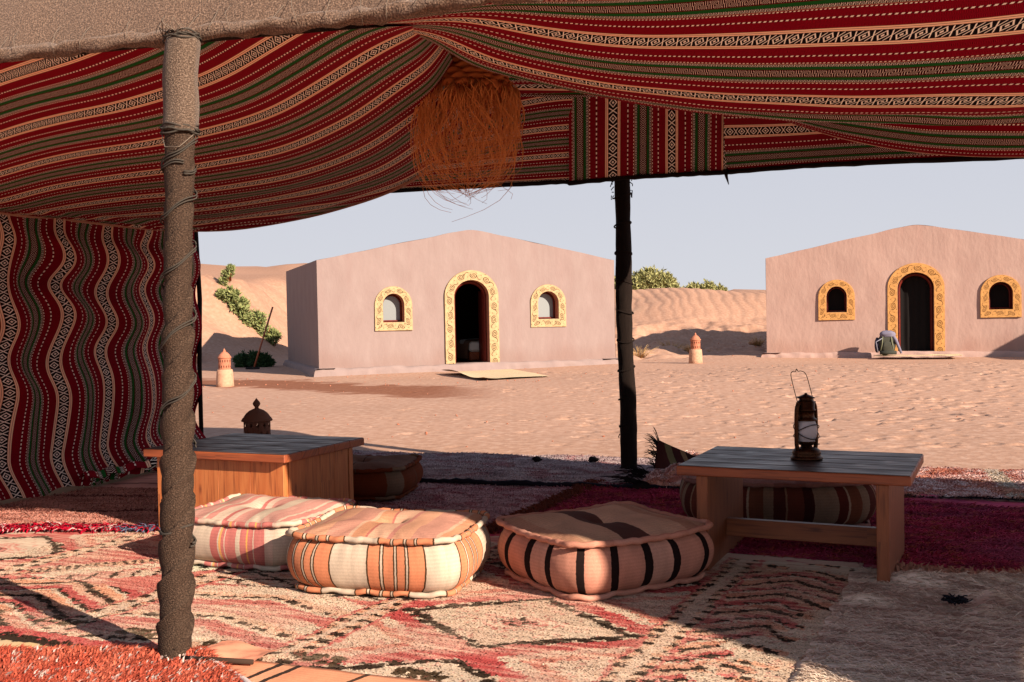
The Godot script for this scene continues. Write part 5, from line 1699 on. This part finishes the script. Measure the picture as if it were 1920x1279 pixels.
func build_poufs() -> void:
	var cream := c8(198, 178, 156); var orange := c8(204, 130, 94); var brown := c8(76, 56, 38); var rose := c8(188, 112, 104); var pale := c8(208, 178, 158)
	var duck := c8(196, 136, 114)
	var s2 := woven([[0.075, cream], [0.006, brown], [0.055, orange], [0.005, brown], [0.006, cream], [0.005, brown], [0.026, orange], [0.005, brown], [0.006, cream], [0.005, brown], [0.034, orange], [0.005, brown], [0.007, cream], [0.005, brown], [0.040, orange], [0.006, brown], [0.055, cream]], 512, 96, 0.05, 21)
	var t2 := woven([[0.20, c8(196, 142, 122)], [0.03, c8(208, 168, 140)], [0.12, c8(204, 146, 112)], [0.02, c8(186, 114, 100)], [0.16, c8(208, 164, 136)], [0.04, c8(192, 132, 116)], [0.16, c8(204, 152, 122)]], 256, 96, 0.06, 22)
	var s1 := woven([[0.030, pale], [0.040, rose], [0.004, cream], [0.020, rose], [0.006, c8(220, 160, 90)], [0.024, rose], [0.018, cream], [0.040, rose], [0.004, cream], [0.012, rose], [0.008, c8(224, 164, 100)], [0.006, cream], [0.030, rose], [0.075, cream]], 512, 96, 0.06, 23)
	var t1 := woven([[0.08, rose.lerp(pale, 0.5)], [0.02, cream], [0.05, rose.lerp(pale, 0.3)], [0.09, cream.lerp(pale, 0.4)], [0.03, rose], [0.05, pale], [0.10, rose.lerp(pale, 0.45)], [0.10, cream], [0.06, rose.lerp(pale, 0.6)]], 384, 96, 0.06, 24)
	var blk := c8(38, 26, 24)
	var s3 := woven([[0.115, duck], [0.052, blk], [0.20, duck], [0.055, blk], [0.16, duck.lerp(pale, 0.3)], [0.060, blk], [0.19, duck], [0.055, blk], [0.07, duck]], 512, 96, 0.06, 25)
	var t3 := woven([[0.30, c8(202, 158, 128)], [0.24, c8(92, 58, 50)], [0.34, c8(210, 166, 136)], [0.12, c8(190, 140, 112)]], 256, 96, 0.06, 26)
	var s4 := woven([[0.30, c8(116, 58, 36)], [0.006, c8(90, 100, 90)], [0.30, c8(110, 56, 36)], [0.16, c8(122, 98, 80)]], 256, 64, 0.06, 27)
	var t4 := woven([[0.3, c8(126, 98, 84)], [0.008, c8(60, 46, 42)], [0.3, c8(120, 92, 78)]], 256, 64, 0.06, 28)
	var s5 := woven([[0.07, c8(120, 74, 56)], [0.012, c8(172, 150, 128)], [0.05, c8(96, 46, 40)], [0.12, c8(150, 130, 110)], [0.05, c8(70, 36, 34)], [0.08, c8(112, 62, 50)], [0.01, c8(150, 120, 96)], [0.06, c8(90, 48, 42)], [0.05, c8(140, 116, 96)]], 384, 96, 0.07, 29)
	var t5 := woven([[0.2, c8(158, 118, 108)], [0.1, c8(144, 102, 94)]], 128, 96, 0.07, 30)
	var cl := func(tex, sc := Vector3.ONE):
		var m := mat(Color.WHITE, 0.95, tex, sc)
		m.metallic_specular = 0.15
		return relief(m, M.weave_bump, 0.03)
	make_pouf("cream and orange striped pouf in the middle of the sunlit rug", Vector3(-0.56, 0.022, -4.66), rot(14.5), 0.76, 0.62, 0.235, cl.call(s2), cl.call(t2), cl.call(s2), 0.40, c8(214, 110, 76), 51.0)
	make_pouf("rose and cream striped pouf between the wrapped pole and orange pouf", Vector3(-1.26, 0.022, -5.20), rot(21.0), 0.72, 0.64, 0.215, cl.call(s1), cl.call(t1), cl.call(s1), 0.42, c8(214, 140, 84), 64.0)
	make_pouf("peach pouf with broad black stripes standing half in shade by right table", Vector3(0.39, 0.022, -4.64), rot(-31.0), 0.76, 0.68, 0.225, cl.call(s3), cl.call(t3), cl.call(mat_plain(duck)), 0.62, c8(190, 90, 62), 77.0)
	make_pouf("brown pouf in the shade behind the left table", Vector3(-1.02, 0.03, -6.93), rot(9.0), 0.68, 0.62, 0.19, cl.call(s4), cl.call(t4), cl.call(s4), 0.60, Color(0, 0, 0, 0), 85.0)
	make_pouf("dark striped pouf in the shade behind the right table", Vector3(1.46, 0.03, -5.84), rot(8.0), 0.98, 0.70, 0.24, cl.call(s5), cl.call(t5), cl.call(t5), 0.50, c8(40, 32, 32), 93.0)

func mat_plain(c: Color) -> ImageTexture:
	return woven([[1.0, c], [0.3, c.lightened(0.08)]], 128, 64, 0.06, 40)

# ------------------------------------------------------------------ lanterns and small things
func build_lanterns() -> void:
	var t := thing("oil_lantern", "bronze hurricane oil lantern with frosted glass on the right table", "lantern", Vector3(1.372, 0.4955, -4.865), deg_to_rad(28.0))
	obj("tank", lathe([Vector2(0, 0), Vector2(0.070, 0.0), Vector2(0.074, 0.004), Vector2(0.073, 0.012), Vector2(0.066, 0.016), Vector2(0.063, 0.022), Vector2(0.066, 0.030), Vector2(0.062, 0.044), Vector2(0.050, 0.053), Vector2(0.030, 0.056), Vector2(0.027, 0.06), Vector2(0.0, 0.06)], 40), M.bronze, t)
	obj("burner", lathe([Vector2(0.026, 0.056), Vector2(0.026, 0.066), Vector2(0.034, 0.069), Vector2(0.034, 0.078), Vector2(0.040, 0.082), Vector2(0.040, 0.086), Vector2(0.0, 0.087)], 30), M.bronze, t)
	obj("globe", lathe([Vector2(0.037, 0.086), Vector2(0.046, 0.105), Vector2(0.051, 0.13), Vector2(0.049, 0.155), Vector2(0.042, 0.175), Vector2(0.036, 0.185)], 36), M.frost, t)
	obj("chimney", lathe([Vector2(0.048, 0.183), Vector2(0.050, 0.187), Vector2(0.048, 0.191), Vector2(0.040, 0.195), Vector2(0.037, 0.205), Vector2(0.037, 0.228), Vector2(0.045, 0.230), Vector2(0.045, 0.234), Vector2(0.040, 0.237), Vector2(0.040, 0.272), Vector2(0.034, 0.276), Vector2(0.031, 0.278), Vector2(0.031, 0.288)], 36), M.bronze, t)
	obj("cap", lathe([Vector2(0.030, 0.286), Vector2(0.041, 0.287), Vector2(0.041, 0.291), Vector2(0.026, 0.298), Vector2(0.012, 0.304), Vector2(0.007, 0.306), Vector2(0.006, 0.311), Vector2(0.0, 0.312)], 30), M.bronze, t)
	for s in [-1, 1]:
		var pts := [V(s * 0.052, 0.038, 0), V(s * 0.060, 0.07, 0), V(s * 0.061, 0.13, 0), V(s * 0.060, 0.20, 0), V(s * 0.056, 0.245, 0), V(s * 0.046, 0.262, 0), V(s * 0.036, 0.262, 0)]
		var sm_pts := []
		for i in 25: sm_pts.append(along(pts, i / 24.0))
		obj("side_tube", tube_r(sm_pts, func(_f, a): return 0.0095 + 0.0018 * cos(2.0 * a), 10), M.bronze, t)
		obj("ear", lathe([Vector2(0, 0.258), Vector2(0.009, 0.258), Vector2(0.009, 0.270), Vector2(0, 0.270)], 12, V(s * 0.05, 0, 0)), M.bronze, t)
	for k in 2:
		var loop := []
		for i in 40:
			var a := TAU * i / 40.0
			loop.append(V(cos(a) * 0.059, 0.132 + 0.034 * sin(a) * (1 if k == 0 else -1), sin(a) * 0.056))
		obj("guard_wire", tube(loop, 0.0022, 6, true), M.wire, t)
	obj("filler_cap", lathe([Vector2(0.0, 0.0), Vector2(0.013, 0.0), Vector2(0.013, 0.012), Vector2(0.018, 0.013), Vector2(0.019, 0.022), Vector2(0.012, 0.026), Vector2(0, 0.027)], 20, V(0.036, 0.046, -0.036)), M.bronze, t)
	obj("wick_knob", tube([V(0.02, 0.072, 0.02), V(0.042, 0.072, 0.042)], 0.003, 6), M.wire, t)
	# wire bail tipped to the left
	var lean := V(-0.062, 0.155, 0.012)
	var bail := [V(-0.05, 0.264, 0), V(-0.05, 0.264, 0) + lean * 0.5, V(-0.046, 0.264, 0) + lean * 0.88, V(-0.030, 0.264, 0) + lean * 0.985, V(-0.012, 0.264, 0) + lean * 0.98, V(-0.004, 0.268, 0) + lean * 1.03, V(0.004, 0.264, 0) + lean * 0.98, V(0.022, 0.264, 0) + lean * 0.985, V(0.046, 0.264, 0) + lean * 0.88, V(0.05, 0.264, 0) + lean * 0.5, V(0.05, 0.264, 0)]
	var bp := []
	for i in 50: bp.append(along(bail, i / 49.0))
	obj("bail", tube(bp, 0.0018, 6), M.wire, t)

	var c := thing("clay_lantern", "dark clay lantern with a domed lid behind the left table", "lantern", Vector3(-2.015, 0.0, -8.15), 0.3)
	obj("base", lathe([Vector2(0, 0), Vector2(0.12, 0.0), Vector2(0.115, 0.1), Vector2(0.105, 0.26), Vector2(0.112, 0.27), Vector2(0.104, 0.28)], 36), M.terracotta_brown, c)
	obj("drum", pierced(0.103, 0.28, 0.405, 12, 1.0), M.terracotta_brown, c)
	obj("lid", lathe([Vector2(0.10, 0.40), Vector2(0.118, 0.404), Vector2(0.121, 0.412), Vector2(0.116, 0.42), Vector2(0.108, 0.432), Vector2(0.104, 0.434), Vector2(0.096, 0.448), Vector2(0.080, 0.468), Vector2(0.056, 0.487), Vector2(0.030, 0.499), Vector2(0.016, 0.504)], 40), M.terracotta_brown, c)
	obj("finial", lathe([Vector2(0.016, 0.503), Vector2(0.017, 0.508), Vector2(0.014, 0.514), Vector2(0.022, 0.522), Vector2(0.030, 0.538), Vector2(0.026, 0.552), Vector2(0.013, 0.568), Vector2(0.005, 0.580), Vector2(0, 0.584)], 24), M.terracotta_brown, c)

func build_small() -> void:
	# a black tangled tuft on the beige rug
	var st := begin()
	var base := 0
	rng.seed = 91
	for n in 60:
		var a := V(rng.randfn() * 0.016, rng.randf() * 0.018, rng.randfn() * 0.012)
		var b := a + V(rng.randfn() * 0.022, rng.randf_range(-0.004, 0.016), rng.randfn() * 0.016)
		base = tube_into(st, base, [a, (a + b) * 0.5 + V(0, 0.006, 0), b], func(_f, _a): return 0.003, 4)
	base = tube_into(st, base, [V(0.02, 0.008, 0), V(0.045, 0.004, 0.0), V(0.07, 0.012, -0.01)], func(_f, _a): return 0.0025, 4)
	var o := obj("yarn_tuft", commit(st), mat(c8(26, 26, 34), 0.9))
	o.position = V(1.69, 0.055, -3.98)
	tag(o, "small black tangle of yarn lying on the pale beige rug", "yarn")
	# dark lumps on the grey rug's far edge
	for k in 2:
		var l := obj("dark_clod", sheet(14, 8, func(u, v):
			var a: float = u * TAU
			var b: float = (v - 0.5) * PI
			var d := Vector3(cos(a) * cos(b), sin(b), sin(a) * cos(b))
			return d * V(0.035, 0.022, 0.025) * (1.0 + 0.8 * nz.get_noise_3d(d.x * 90.0 + k * 30.0, d.y * 90.0, d.z * 90.0))), M.wire_wool)
		l.position = [V(0.18, 0.045, -8.26), V(0.62, 0.05, -8.14)][k]
		tag(l, ["left one of two dark lumps on the grey rug's far edge", "right one of two dark lumps, nearer the back pole, on the grey rug"][k], "clod", "dark lumps on the grey rug's edge")
